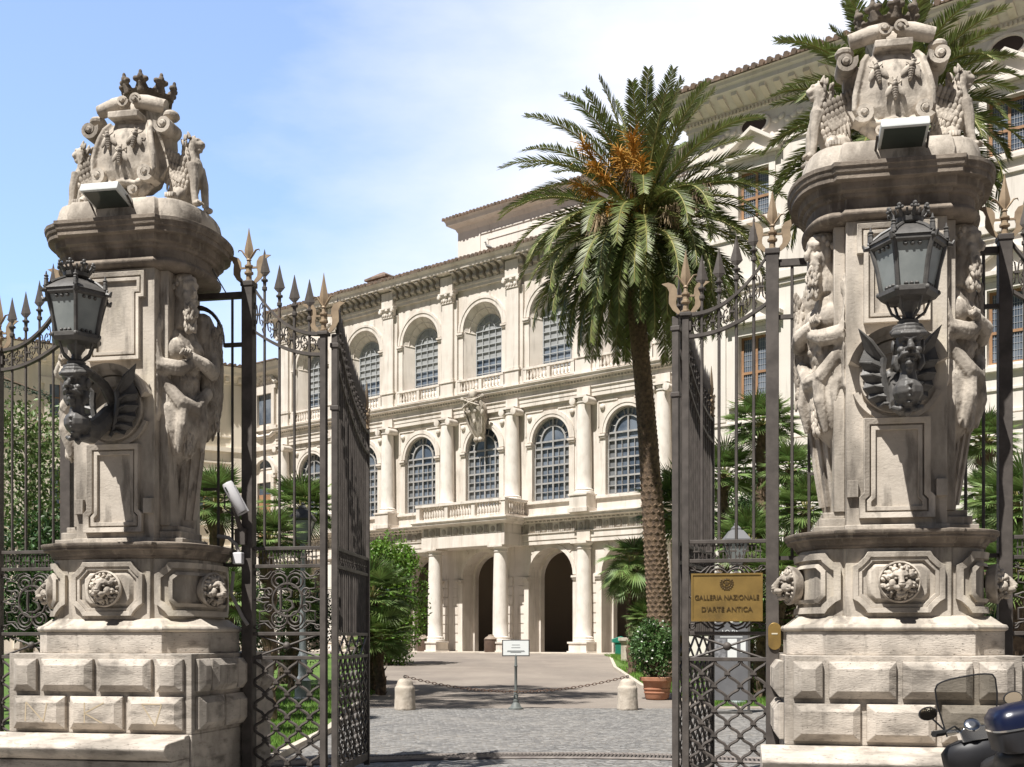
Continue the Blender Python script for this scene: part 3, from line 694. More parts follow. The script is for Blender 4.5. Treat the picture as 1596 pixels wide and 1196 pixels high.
lw=thing('palace_wing','long warm cream palace wing at far left behind the leafy trees and the left pillar','palace wing',cpos,-BETA-R(20))
mb=MB(); mb.box(-10,0,-26,0,.3,20.0); mb.build('wall',lst,lw,0)
mb=MB(); mb.loft([[(x_,y_,z) for x_,y_ in ((-10,-26-o),(o,-26-o),(o,0),(-10,0))] for o,z in prof]); mb.build('cornice',lst,lw,0)
for (z,h,p) in ((7.6,.35,.22),(14.4,.3,.22),(13.6,.12,.08),(8.4,.12,.08),(15.4,.12,.08)):
    mb=MB(); mb.box(.001,p,-26,-.01,z,z+h); mb.build('string_course',lst,lw,0)
for y in (-.6,-5.2,-9.8,-14.4,-19):
    mb=MB(); mb.box(.001,.14,y-.45,y+.45,1,19); mb.build('pilaster_strip',lst,lw,0)
mb=MB()
for i in range(28): y=-.5-i*.9; mb.box(.06,.5,y-.12,y+.12,19.15,19.45)
mb.build('cornice_bracket_row',lst,lw,0)
for y in (-2.9,-7.5,-12.1,-16.7):
    for z0,z1 in ((15.7,17.8),(9.6,12.4),(3,6)):
        ms=MB()
        for a_,b_,c_,d_ in ((y-.95,y-.65,z0,z1),(y+.65,y+.95,z0,z1),(y-1.15,y+1.15,z1,z1+.4),(y-1.1,y+1.1,z0-.3,z0)): ms.box(.012,.16,a_,b_,c_,d_)
        f=ms.build('window_surround',lst,lw,0); gp=MB(); gp.add([(.01,y-.65,z0),(.01,y+.65,z0),(.01,y+.65,z1),(.01,y-.65,z1)],[(0,1,2,3)]); gp.build('pane',glass,f,0)
        fr=MB(); fr.box(.02,.06,y-.04,y+.04,z0,z1); fr.box(.021,.055,y-.65,y+.65,lerp(z0,z1,.6)-.04,lerp(z0,z1,.6)+.04); fr.build('frame',wood,f,0)
mb=MB(); mb.box(-10,.9,-26.9,.05,20.12,20.2)
for i in range(80): mb.lathe([(.11,0),(.11,.4)],6,(.55,0-i*.34,20.22),Matrix.Rotation(PI/2,3,'Y'))
mb.build('roof',tile,lw,30)
# ------------------------------------------------------------------ gate pillars
AL=R(10.8); GO=Vector((0,12.5,0))
def GW(x,y,z=0): return Vector((x*cos(AL)+y*sin(AL),12.5-x*sin(AL)+y*cos(AL),z))
YC=-.15      # the rounded flanks are centred a little in front of the fence line
def sidearc(a,st,b,yf,n=14,p=.72):
    L=[]; sm=yf-st+YC
    for i in range(n+1):
        t=lerp(-PI/2,PI/2,i/n); c=max(cos(t),0)
        L.append((a+.02+(b-a-.02)*c**p,YC+sm*sin(t)))
    return L
def plan(a,st,b,yf,n=14):
    s=sidearc(a,st,b,yf,n); yb=yf+2*YC
    return [(-a,-yf),(a,-yf)]+s+[(a,yb),(-a,yb)]+[(-x,y) for x,y in s[::-1]]
def frame2(mb,poly,wd,y0,y1,y2=None):
    """flat moulded border: outer polygon (x,z), inner offset by wd, raised from y1 to y0 (y2 = inner lip)"""
    q=offs(poly,-wd); y2=y0 if y2 is None else y2; n=len(poly)
    L=[[(x,y1,z) for x,z in poly],[(x,y0,z) for x,z in poly],[(x,y2,z) for x,z in q],[(x,y1,z) for x,z in q]]
    mb.loft(L,True,False)
def octo(cx,cz,w,h,c): return [(cx-w+c,cz-h),(cx+w-c,cz-h),(cx+w,cz-h+c),(cx+w,cz+h-c),(cx+w-c,cz+h),(cx-w+c,cz+h),(cx-w,cz+h-c),(cx-w,cz-h+c)]
def octn(cx,cz,w,h,c):   # corners nicked inwards
    L=[]
    for sx,sz,o in ((-1,-1,0),(1,-1,1),(1,1,0),(-1,1,1)):
        pts=[(cx+sx*w,cz+sz*(h-c)),(cx+sx*(w-c*.35),cz+sz*(h-c*.8)),(cx+sx*(w-c*.8),cz+sz*(h-c*.35)),(cx+sx*(w-c),cz+sz*h)]
        L+= pts if o==0 else pts[::-1]
    return L
RX=Matrix.Rotation(PI/2,3,'X')   # lathe axis z -> -y
def boss(mb,x0,x1,z0,z1,y,dp=.092,bv=.07):
    b=min(bv,(x1-x0)*.35)
    mb.loft([[(x0,y,z0),(x1,y,z0),(x1,y,z1),(x0,y,z1)],[(x0,y-.042,z0),(x1,y-.042,z0),(x1,y-.042,z1),(x0,y-.042,z1)],[(x0+b,y-dp,z0+b),(x1-b,y-dp,z0+b),(x1-b,y-dp,z1-b),(x0+b,y-dp,z1-b)]])
def lion_mesh():
    m=MB()
    m.sph((0,.02,.0),(.155,.10,.165)); m.sph((0,-.055,.085),(.115,.07,.06))
    m.tube([(0,-.10,.08),(0,-.145,.02),(0,-.165,-.03)],[.034,.036,.044],8); m.sph((0,-.172,-.042),(.05,.03,.024))      # nose
    for s in (-1,1):
        m.sph((s*.048,-.14,-.08),(.05,.05,.038)); m.tube([(s*.03,-.11,.075),(s*.075,-.10,.085),(s*.11,-.07,.06)],[.02,.026,.018],6); m.sph((s*.095,-.075,-.03),(.05,.05,.065))
        m.sph((s*.062,-.105,.038),(.024,.018,.014)); m.sph((s*.135,-.03,.115),(.034,.03,.04))
    m.tube([(-.05,-.125,-.122),(0,-.135,-.132),(.05,-.125,-.122)],.02,6); m.sph((0,-.10,-.165),(.055,.04,.04))
    rd=random.Random(4)
    for k,(rr,n) in enumerate(((.172,17),(.215,22))):
        for i in range(n):
            a=2*PI*(i+.5*k)/n+rd.uniform(-.10,.10); c=Vector((cos(a),0,sin(a))); t=Vector((-sin(a),0,cos(a)))*rd.choice((-1,1))
            p=c*rr+Vector((0,-.05+.04*k,0)); m.tube([p-c*.035,p+t*.014-Vector((0,.012,0)),p+c*.028+t*.03],[.026,.024,.008],6)
    return sculpt('lion_head',m,.0065,1,.004,.03)
LION=lion_mesh()
def fuse(name,m,raw,voxel,smooth,disp,ds,zmap):
    """carved body plus crisp tufts, curls and feathers laid over it, as one mesh"""
    me=sculpt(name,m,voxel,smooth,disp,ds)
    o=len(me.vertices); vs=[v.co.copy() for v in me.vertices]; fs=[tuple(p.vertices) for p in me.polygons]
    bpy.data.meshes.remove(me); k=MB(); k.v=vs; k.f=fs; k.add(raw.v,raw.f); k.v=[zmap(v) for v in k.v]
    return k.mesh(name,70)
def ATM(s):
    # turn the figure 35 degrees towards the street on its canted side of the pillar
    c,q=cos(R(35)),sin(R(35))
    def f(v):
        x,y=s*v.x*.99-.47,(v.y+.06)*.80
        X,Y=.47+x*c+y*q,-.27-x*q+y*c
        if X<.47: Y=max(Y,-.69)     # the side against the pilaster is cut flush
        return Vector((s*X,Y,2.66+(v.z-2.66)*1.085 if v.z>2.9 else v.z))
    return f
def atlas_mesh(s):
    """bearded half figure under a lion pelt, facing +x (s=1) or -x, arms folded, ending in a tapering fluted shaft"""
    m=MB(); w=MB(); rd=random.Random(9)
    def mk(b):
        return (lambda c,r,rot=None,n=10,k=7: b.sph((s*c[0],c[1],c[2]),r,(rot[0],rot[1]*s,rot[2]*s) if rot else None,n,k)),(lambda pts,r,n=8: b.tube([(s*x,y,z) for x,y,z in pts],r,n))
    S,T=mk(m); S2,T2=mk(w)
    # head bowed outwards, brow, long nose, moustache and beard
    S((.70,-.06,5.18),(.14,.125,.18)); S((.64,-.06,5.25),(.17,.155,.13)); S((.80,-.06,5.13),(.055,.08,.09))
    T([(.835,-.06,5.245),(.895,-.06,5.15),(.875,-.06,5.115)],[.022,.036,.03]); T([(.80,-.17,5.245),(.855,-.06,5.265),(.80,.05,5.245)],[.03,.034,.03])
    S((.66,-.06,5.30),(.15,.15,.10)); S((.78,-.06,5.31),(.07,.10,.035))
    for y in (-.115,-.005): S((.825,y,5.215),(.02,.026,.016)); S((.80,y*1.3+.02,5.14),(.04,.04,.05))
    S((.845,-.06,5.085),(.03,.045,.012)); S((.80,-.06,4.98),(.08,.095,.12)); S((.78,-.06,4.86),(.06,.075,.10))
    T([(.84,-.02,5.105),(.80,.03,5.05)],[.02,.03]); T([(.84,-.10,5.105),(.80,-.15,5.05)],[.02,.03])
    for i in range(34):
        z=rd.uniform(4.80,5.07); a=rd.uniform(-1.3,1.3); q=.085*(1 if z>4.9 else .75)
        S2((.785+q*cos(a),-.06+q*1.1*sin(a),z),(.022,.022,.045),(rd.uniform(-25,25),rd.uniform(-30,10),0),6,5)
    for i in range(90):
        a=rd.uniform(0,6.28); e=rd.uniform(.0,1.5); q=(.635+.185*cos(a)*cos(e),-.06+.165*sin(a)*cos(e),5.235+.15*sin(e))
        if not(q[0]>.76 and q[2]<5.29): S2(q,rd.uniform(.024,.038),None,6,5)
    for y in (-.19,.07): S((.70,y,5.18),(.035,.022,.05))
    T([(.64,-.06,5.1),(.60,-.06,4.85)],[.12,.16])
    # torso, shoulders, folded arms and hands
    S((.54,-.06,4.52),(.24,.33,.42)); S((.68,-.20,4.60),(.12,.15,.13)); S((.68,.07,4.60),(.12,.15,.13)); S((.64,-.06,4.28),(.16,.24,.20))
    for q in (-.14,.02):
        for z in (4.40,4.31): S((.775,q,z),(.045,.06,.04))
    S((.55,-.40,4.84),(.15,.15,.17)); S((.55,.30,4.84),(.15,.15,.17))
    T([(.56,-.44,4.85),(.62,-.50,4.62),(.68,-.46,4.42)],[.12,.11,.09]); T([(.68,-.47,4.42),(.82,-.24,4.40),(.82,-.02,4.46)],[.09,.08,.055])
    T([(.56,.34,4.85),(.64,.40,4.60),(.72,.34,4.42)],[.12,.11,.09]); T([(.72,.35,4.42),(.86,.12,4.46),(.84,-.08,4.53)],[.09,.075,.055])
    S((.83,-.13,4.56),(.05,.06,.045)); S((.815,.03,4.49),(.05,.06,.045))
    for k in range(4):
        y=-.20+.035*k; T2([(.87,y,4.585),(.88,y-.03,4.555),(.855,y-.05,4.53)],[.017,.017,.013],6)
        z=4.52-.03*k; T2([(.84,.06,z),(.80,.10,z-.005),(.76,.10,z)],[.016,.016,.013],6)
    T2([(.86,-.10,4.585),(.83,-.14,4.62)],[.017,.013],6)
    # smooth cap of the pelt on the shoulders, two broad hanging lobes and the swag between
    def lobe(pts,wid,th):
        L=[]
        for (x,y,z),h,q in zip(pts,wid,th):
            L.append([(s*(x+q*(1-.6*abs(u)**2)),y+u*h,z) for u in (-1,-.6,-.2,.2,.6,1)]+[(s*(x-q*.6),y+u*h,z) for u in (1,0,-1)])
        m.loft(L)
    for q in (-1,1):
        cy=-.06+q*.40
        S((.52,cy-q*.03,4.98),(.13,.15,.09))
        lobe([(.52,cy,5.0),(.58,cy+q*.05,4.80),(.585,cy+q*.06,4.5),(.585,cy+q*.05,4.2),(.60,cy+q*.03,3.95),(.57,cy,3.74)],[.12,.16,.17,.17,.13,.02],[.08,.13,.14,.15,.12,.05])
    lobe([(.58,-.06,4.22),(.66,-.06,4.02),(.68,-.06,3.80),(.66,-.08,3.60),(.60,-.10,3.44)],[.36,.34,.28,.18,.02],[.16,.15,.13,.10,.04])
    T([(.66,-.38,4.30),(.80,-.20,4.06),(.80,.02,4.02),(.74,.26,4.22)],[.07,.09,.09,.07]); T([(.80,-.16,4.06),(.82,-.20,3.84),(.76,-.22,3.56)],[.08,.07,.03]); T([(.79,.08,4.04),(.80,.14,3.84),(.74,.16,3.60)],[.08,.07,.03])
    A_=ATM(s)
    def tuft(x,y,z,sz):
        q_=A_(Vector((s*x,y,z)))
        if s*q_.x<.50: return
        S2((x,y,z),(sz*.45,sz*.42,sz),(rd.uniform(-14,14),rd.uniform(-8,28),0),6,5)
    for q in (-1,1):
        cy=-.06+q*.40
        for i in range(120):
            z=rd.uniform(3.86,4.92); h=.15 if z>4.1 else .10; u=rd.uniform(-1,1)
            if s*0==0 and z>4.70 and abs(u)<.4: continue
            tuft(.585+.135*(1-.6*u*u),cy+q*.05+u*h,z,rd.uniform(.036,.052))
    for q in (-1,1):
        cy=-.06+q*.40
        for i in range(170):
            z=rd.uniform(3.80,4.90); k=min(1,(z-3.66)/.4); a=rd.uniform(-.2,1.9)
            tuft(.56+.15*cos(a)*k,cy+q*(.045+.165*sin(a)*k),z,rd.uniform(.036,.055))
    for i in range(110):
        z=rd.uniform(3.55,4.16); h=.32*(z-3.40)/.76; u=rd.uniform(-1,1); tuft(.665+.13*(1-.6*u*u),-.06+u*h,z,rd.uniform(.035,.055))
    # tapering shaft with fillets
    sec=[(2.86,.53,.24),(3.2,.585,.27),(3.6,.65,.30),(4.0,.66,.31)]
    w.loft([[(s*x,y,z) for x,y in [(.40,-.06-h),(q,-.06-h),(q,-.06+h),(.40,-.06+h)][::int(s)]] for z,q,h in sec])
    for u in (-.92,-.46,0,.46,.92):
        w.loft([[(s*x,y,z) for x,y in [(q-.02,-.06+u*h-.028),(q+.03,-.06+u*h-.028),(q+.03,-.06+u*h+.028),(q-.02,-.06+u*h+.028)][::int(s)]] for z,q,h in [(2.93,.541,.245)]+sec[1:]])
    return fuse('atlas_figure',m,w,.0125,2,.008,.03,ATM(s))
CZ=lambda v:Vector((v.x*1.04,v.y*1.02,1.65+(v.z-1.65)*1.0375))
CG=lambda v:Vector((v.x*.985,v.y*1.02,1.68+(v.z-1.65)*1.0375))
def griffin_mesh(s):
    """winged lion seated facing outwards, near forefoot planted at the edge, hind paw towards the street"""
    m=MB(); w=MB(); rd=random.Random(11)
    def mk(b):
        return (lambda c,r,rot=None,n=10,k=7: b.sph((s*c[0],c[1],c[2]),r,(rot[0],rot[1]*s,rot[2]*s) if rot else None,n,k)),(lambda pts,r,n=8: b.tube([(s*x,y,z) for x,y,z in pts],r,n))
    S,T=mk(m); S2,T2=mk(w)
    T([(.46,-.12,6.32),(.56,-.16,6.42),(.64,-.20,6.56),(.67,-.22,6.68)],[.13,.135,.125,.095]); S((.48,-.22,6.33),(.13,.11,.13)); S((.70,-.22,6.62),(.075,.10,.11))
    T([(.56,-.32,6.32),(.58,-.40,6.27),(.56,-.44,6.22)],[.075,.055,.05]); S((.555,-.48,6.215),(.065,.075,.055))
    for q in (-.04,-.013,.013,.04): T2([(.555+q,-.50,6.25),(.557+q,-.56,6.235),(.557+q,-.565,6.20)],[.017,.017,.013],6)
    T([(.70,-.30,6.62),(.735,-.33,6.45),(.74,-.34,6.32),(.76,-.35,6.20)],[.07,.052,.042,.04]); S((.785,-.36,6.185),(.06,.045,.035))
    T([(.70,-.14,6.62),(.76,-.14,6.45),(.77,-.13,6.22)],[.07,.05,.04]); S((.80,-.13,6.185),(.06,.045,.035))
    for q in (-.03,0,.03): T2([(.81,-.36+q,6.20),(.85,-.36+q,6.175)],[.017,.013],5)
    T([(.655,-.22,6.68),(.655,-.22,6.78),(.675,-.23,6.85)],[.095,.085,.075])
    S((.69,-.23,6.86),(.075,.07,.075)); T([(.71,-.23,6.87),(.775,-.23,6.845),(.795,-.23,6.83)],[.06,.045,.036]); T([(.72,-.23,6.81),(.775,-.23,6.785)],[.034,.026]); S((.74,-.23,6.90),(.03,.06,.02))
    for y in (-.265,-.195): S((.75,y,6.865),(.013,.014,.012))
    for y in (-.285,-.175): T2([(.66,y,6.91),(.64,y,6.96),(.635,y,6.985)],[.025,.017,.004],6)
    for i in range(46):
        a=rd.uniform(0,6.28); z=rd.uniform(6.66,6.92); S2((.635+.085*cos(a)*(1 if cos(a)<.3 else .6),-.22+.09*sin(a),z),(.018,.018,.045),(rd.uniform(-15,15),rd.uniform(-30,10),0),6,5)
    # wing plate with rows of overlapping feathers
    m.loft([[(s*x,y,z) for x,y,z in L] for L in ([(.34,-.24,6.78),(.66,-.30,6.66),(.66,-.22,6.66),(.34,-.12,6.78)],[(.34,-.30,6.68),(.64,-.34,6.52),(.62,-.24,6.52),(.34,-.14,6.68)],[(.38,-.30,6.52),(.56,-.33,6.42),(.56,-.24,6.42),(.38,-.16,6.52)])])
    for r_ in range(6):
        for c_ in range(8):
            x=.335+c_*.042+(r_%2)*.021+r_*.004; z=6.80-r_*.062-c_*.020
            if x<.67: S2((x,-.305-.010*c_*.5+.004*r_,z),(.026,.017,.044),(14,14,0),8,5)
    for c_ in range(6): S2((.40+c_*.035,-.30,6.44-c_*.012),(.016,.014,.075),(6,10,0),6,5)
    T([(.40,-.1,6.3),(.36,.05,6.24),(.5,.12,6.2)],[.04,.035,.03])
    return fuse('griffin',m,w,.010,1,.004,.03,CG)
def bee_mesh():
    m=MB()
    for i in range(5): m.sph((0,-.02,.0-.022*i),(.030-.003*i,.026,.017),None,8,5)
    m.sph((0,-.025,.035),(.028,.028,.026),None,8,5); m.sph((0,-.025,.068),(.02,.02,.018),None,8,5)
    for s in (-1,1):
        m.sph((s*.048,-.015,-.015),(.026,.012,.062),(0,-s*28,0),8,5)
        m.tube([(s*.015,-.02,.04),(s*.05,-.015,.062),(s*.055,0,.085)],.007,4); m.tube([(s*.01,-.02,.075),(s*.022,-.03,.10)],.006,4)
    return m.mesh('bee',40)
BEE=bee_mesh()
def crown_mesh():
    m=MB(); n=8; z0=7.665; K=1.08
    m.lathe([(.17*K,z0-.05),(.205*K,z0-.03),(.215*K,z0+.0),(.195*K,z0+.02),(.20*K,z0+.06),(.23*K,z0+.11),(.225*K,z0+.12),(.175*K,z0+.06),(.15*K,z0-.03)],28)
    for i in range(n):
        a=2*PI*i/n+.2; c,s_=cos(a),sin(a); tx,ty=-s_,c
        q=lambda r,t,z:(K*r*c+t*tx,K*r*s_+t*ty,z0+z)
        m.tube([q(.215,0,.08),q(.24,0,.13),q(.26,0,.17)],[.06,.04,.032],8)
        m.sph(q(.268,0,.21),(.038,.038,.045),None,8,6); m.sph(q(.272,0,.255),(.024,.024,.035),None,6,5)
        for t in (-1,1): m.sph(q(.262,t*.055,.19),(.036,.034,.032),None,8,5); m.tube([q(.225,t*.05,.10),q(.24,t*.03,.15)],[.03,.025],6)
        a2=a+PI/n
        for j in range(3): m.sph((K*.208*cos(a2+(j-1)*.2),K*.208*sin(a2+(j-1)*.2),z0-.005),.017,None,6,5)
    return sculpt('crown',m,.008,1,.004,.03)
def volute(m,cx,cz,r,sx,y0,y1,turns=1.6,a0=0,th=.035,taper=.25):
    """spiral ribbon roll with depth along y"""
    pts=[]; n=int(14*turns)
    for i in range(n+1):
        t=i/n; a=a0+sx*2*PI*turns*t; q=r*(1-t*(1-taper)); pts.append((cx+q*cos(a),cz+q*sin(a)))
    L=[]
    for i,(x,z) in enumerate(pts):
        dx,dz=x-cx,z-cz; d=math.hypot(dx,dz) or 1; o=th*(1-.5*i/n); ux,uz=dx/d,dz/d
        L.append([(x-ux*o,y1,z-uz*o),(x-ux*o,y0,z-uz*o),(x+ux*o*.3,y0,z+uz*o*.3),(x+ux*o*.3,y1,z+uz*o*.3)])
    m.loft(L); m.lathe([(.02,-.02),(r*taper+.012,0),(r*taper,abs(y1-y0))],10,(cx,y0,cz),RX.inverted())
def cartouche_mesh():
    m=MB()
    # leaning convex shield
    rows=[(6.40,.14,-.52),(6.46,.27,-.55),(6.55,.325,-.58),(6.68,.32,-.59),(6.80,.295,-.58),(6.92,.265,-.55),(7.02,.245,-.50),(7.10,.20,-.44)]
    L=[]
    for z,h,y in rows: L.append([(h*u,y+.06*u*u*1.0-.0,z) for u in (-1,-.7,-.35,0,.35,.7,1)]+[(h,y+.35,z),(-h,y+.35,z)])
    m.loft(L)
    # raised rim
    rim=[(-h-.02,y+.05,z) for z,h,y in rows]; m.tube(rim,.032,6); m.tube([(-x,y,z) for x,y,z in rim],.032,6)
    m.tube([(-.26,-.50,6.46),(-.13,-.53,6.40),(0,-.56,6.42),(.13,-.53,6.40),(.26,-.50,6.46)],.035,6)
    # flaring side straps
    for s in (-1,1):
        m.loft([[(s*a,y,z),(s*a,y+.16,z+.01),(s*b,y+.18,z+.02),(s*b,y+.02,z)][::s] for a,b,y,z in ((.20,.34,-.40,6.50),(.27,.41,-.34,6.66),(.26,.42,-.32,6.80),(.26,.43,-.34,6.92),(.27,.44,-.38,7.02))])
        m.tube([(s*.02,-.40,6.33),(s*.16,-.46,6.33),(s*.27,-.46,6.42)],[.05,.06,.05],8)
        # block supporting the crown
        m.loft([[(s*0,y-.02,z),(s*b,y,z),(s*b,.10,z),(s*0,.10,z)][::s] for b,y,z in ((.20,-.40,7.06),(.15,-.34,7.16),(.14,-.30,7.28),(.19,-.26,7.38))])
    m.box(-.17,.17,-.56,-.30,7.10,7.17); m.box(-.13,.13,-.50,-.30,7.17,7.20)
    m.tube([(-.085,-.475,7.03),(.085,-.475,7.03)],.028,8)
    me=sculpt('cartouche',m,.009,2,.004,.06)
    for q in me.vertices: q.co=CZ(q.co)
    v=MB()
    for s in (-1,1):
        volute(v,s*.42,7.03,.105,s,-.50,-.22,1.5,PI/2+s*1.2)
        volute(v,s*.27,6.50,.095,-s,-.60,-.40,1.6,PI/2-s*2.2)
        volute(v,s*.12,6.345,.065,s,-.56,-.36,1.4,PI/2)
        v.tube([(s*.06,-.36,7.34),(s*.19,-.36,7.315),(s*.38,-.34,7.27)],[.075,.08,.07],12)
        v.sph((s*.07,-.40,7.345),(.045,.05,.045),None,8,6); v.sph((s*.42,-.30,7.18),(.09,.10,.06))
        volute(v,s*.07,7.335,.07,s,-.445,-.38,1.3,0,.02)
    v.v=[CZ(q) for q in v.v]
    return me,v.mesh('scroll',35)
def build_pillar(gx,label,graf=False):
    W=GW(gx,-.20); t=thing('gate_pillar',label,'gate pillar',W,-AL,'carved gate pillars')
    hw=1.04
    # lower course and bench
    mb=MB(); mb.box(-hw-.0,hw+.0,-hw,hw,-.2,.66); mb.build('footing',basem,t,35,.012)
    mb=MB(); mb.box(-1.12,1.02,-hw-.44,-hw-.002,.10,.42); mb.box(-1.2,1.06,-hw-.52,-hw-.002,-.1,.10)
    mb.loft([[(x,y,z) for x in (-1.22,1.0) for y in (0,)] for z in ()]) if False else None
    prof=[(-hw-.002,.42),(-hw-.40,.42),(-hw-.46,.44),(-hw-.53,.50),(-hw-.55,.55),(-hw-.52,.595),(-hw-.46,.61),(-hw-.12,.63),(-hw-.10,.655),(-hw-.002,.66)]
    mb.loft([[(x,y,z) for y,z in prof] for x in (-1.26,1.02)]); mb.build('bench',basem,t,35,.01)
    mb=MB(); mb.box(-hw,hw,-hw,hw,.66,1.49); mb.build('base_block',basem,t,0,.008)
    # diamond cut blocks
    for ang in (0,PI/2,-PI/2):
        for row,(z0,z1) in enumerate(((1.085,1.445),(.69,1.055))):
            q=[-.99,-.67,-.02,.64,.99] if row==0 else [-.99,-.335,.32,.99]
            for a,b in zip(q,q[1:]):
                mb=MB(Matrix.Rotation(ang,4,'Z')); boss(mb,a+.028,b-.028,z0+.01,z1-.01,-hw-.001); mb.build('diamond_block',basem,t,0,.006)
    pl=plan(.47,.05,.865,.84,16)
    mb=MB(); p2=offs(plan(.55,.08,.87,.84,2),.10); 
    sq=[(-.66,-.95),(.66,-.95),(.68,-.90),(1.0,-.55),(1.0,.22),(.66,.60),(-.66,.60),(-1.0,.22),(-1.0,-.55),(-.68,-.90)]
    mb.prism(sq,1.49,1.715); mb.build('plinth',basem,t,0,.008)
    sq2=offs(sq,-.06)
    mb=MB(); mb.sweep(sq2,[(.06,1.715),(.085,1.73),(.09,1.75),(.075,1.775),(.04,1.785),(.02,1.80),(-.02,1.83),(-.06,1.86)]); mb.build('plinth_moulding',trav,t,45,.004)
    mb=MB(); mb.sweep(pl,[(0,1.84),(0,2.50)]); mb.build('pedestal',trav,t,40,.006)
    # front octagonal panel with lion medallion
    mb=MB(); o=octn(0,2.17,.41,.285,.13)
    frame2(mb,o,.05,-.895,-.838,-.885); frame2(mb,offs(o,-.05),.035,-.87,-.838)
    oc=octo(0,2.17,.285,.185,.07); oi=offs(oc,-.035)
    mb.loft([[(x,-.838,z) for x,z in oc],[(x,-.875,z) for x,z in oi]]); mb.build('octagonal_panel',trav,t,35,.004)
    def medal(M):
        d=MB(M); d.lathe([(.02,-.02),(.17,-.02),(.185,.03),(.195,.07),(.18,.085),(.165,.06),(.02,.055)],28,(0,-.87,2.17),RX)
        dm=d.build('medallion',carv,t,35); l=obj('lion_head',LION,carv,dm)
        l.matrix_local=M@Matrix.Translation((0,-.925,2.17))@Matrix.Diagonal((.73,.95,.73,1))
    medal(Matrix.Identity(4))
    arc=sidearc(.47,.05,.865,.84,40); cum=[0]
    for p,q in zip(arc,arc[1:]): cum.append(cum[-1]+math.dist(p,q))
    def side(s,u,z,off):
        d=(u+1)/2*cum[-1]
        for i in range(len(cum)-1):
            if d<=cum[i+1] or i==len(cum)-2:
                f=(d-cum[i])/max(cum[i+1]-cum[i],1e-6); p,q=arc[i],arc[i+1]; dx,dy=q[0]-p[0],q[1]-p[1]; k=math.hypot(dx,dy) or 1
                return (s*(lerp(p[0],q[0],f)+dy/k*off),lerp(p[1],q[1],f)-dx/k*off,z)
    for s in (-1,1):
        mb=MB(); Wd=cum[-1]/2; o=[]
        base=octn(0,2.17,Wd*.77,.285,.13); dense=[]
        for i,p in enumerate(base):
            q=base[(i+1)%len(base)]; k=max(1,int(math.dist(p,q)/.07)); dense+=[(lerp(p[0],q[0],j/k),lerp(p[1],q[1],j/k)) for j in range(k)]
        qi=offs(dense,-.06)
        mp=lambda P_,of:[side(s,x/Wd-.2,z,of) for x,z in P_]
        mb.loft([mp(dense,.0),mp(dense,.05),mp(qi,.04),mp(qi,0)],True,False)
        ob=octo(0,2.17,Wd*.77-.13,.185,.07); dn=[]
        for i,p in enumerate(ob):
            q=ob[(i+1)%len(ob)]; k=max(1,int(math.dist(p,q)/.07)); dn+=[(lerp(p[0],q[0],j/k),lerp(p[1],q[1],j/k)) for j in range(k)]
        di=offs(dn,-.035); mb.loft([mp(dn,0),mp(dn,.03),mp(di,.045)],True,False)
        mb.build('octagonal_panel',trav,t,35)
        pp=side(s,-.22,0,0); medal(Matrix.Translation((pp[0],pp[1],0))@Matrix.Rotation(s*R(72),4,'Z')@Matrix.Translation((0,.815,0)))
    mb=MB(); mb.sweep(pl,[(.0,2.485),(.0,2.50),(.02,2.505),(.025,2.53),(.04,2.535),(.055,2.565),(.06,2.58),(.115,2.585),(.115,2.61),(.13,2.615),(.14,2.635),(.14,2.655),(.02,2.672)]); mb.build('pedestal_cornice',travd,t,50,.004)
    # shaft
    mb=MB(); mb.box(-.455,.455,-.72,.36,2.66,5.60); mb.box(-.47,.47,-.76,.38,2.655,2.72)
    mb.build('shaft',trav,t,35,.006)
    mb=MB()
    for s in (-1,1): mb.box(min(s*.456,s*.70),max(s*.456,s*.70),-.62,-.10,2.655,2.80); mb.box(min(s*.456,s*.75),max(s*.456,s*.75),-.66,-.05,2.655,2.72); mb.box(min(s*.456,s*.66),max(s*.456,s*.66),-.58,-.14,2.80,2.86); mb.box(min(s*.456,s*.56),max(s*.456,s*.55),-.60,.10,2.86,5.60)
    mb.build('figure_pedestal',trav,t,35,.008)
    # mouldings on the pilaster face
    mb=MB(); Y=-.721
    up=[(-.30,4.62),(.30,4.62),(.30,5.28),(.36,5.28),(.36,5.56),(-.36,5.56),(-.36,5.28),(-.30,5.28)]
    frame2(mb,up,.045,Y-.05,Y,Y-.03); frame2(mb,offs(up,-.06),.035,Y-.028,Y)
    lo=[(-.34,2.78),(.34,2.78),(.34,2.98),(.30,3.02),(.30,3.72),(-.30,3.72),(-.30,3.02),(-.34,2.98)]
    frame2(mb,lo,.055,Y-.065,Y,Y-.04); frame2(mb,offs(lo,-.07),.04,Y-.032,Y)
    for s in (-1,1): mb.box(s*.40-.05,s*.40+.05,Y-.05,Y+.001,2.98,3.14)
    mb.build('panel_frame',trav,t,35,.004)
    mb=MB()
    def arcr(r0,r1,yp,a0,a1,n=26,cz=4.10):
        L=[]
        for i in range(n+1):
            a=lerp(a0,a1,i/n); L.append([(r0*cos(a),Y,cz+r0*sin(a)),(r0*cos(a),Y-yp,cz+r0*sin(a)),(r1*cos(a),Y-yp*.7,cz+r1*sin(a)),(r1*cos(a),Y,cz+r1*sin(a))])
        mb.loft(L)
    arcr(.46,.40,.17,R(18),R(162)); arcr(.40,.36,.10,R(18),R(162)); arcr(.34,.28,.07,0,2*PI,40); arcr(.28,.24,.04,0,2*PI,40); arcr(.42,.37,.05,R(200),R(340))
    mb.build('round_moulding',trav,t,35)
    # entablature
    pe=plan(.455,.05,.785,.76,16)
    mb=MB(); mb.sweep(pe,[(-.02,5.60),(.02,5.61),(.045,5.635),(.05,5.66),(.03,5.69),(.01,5.70),(.01,5.715)])
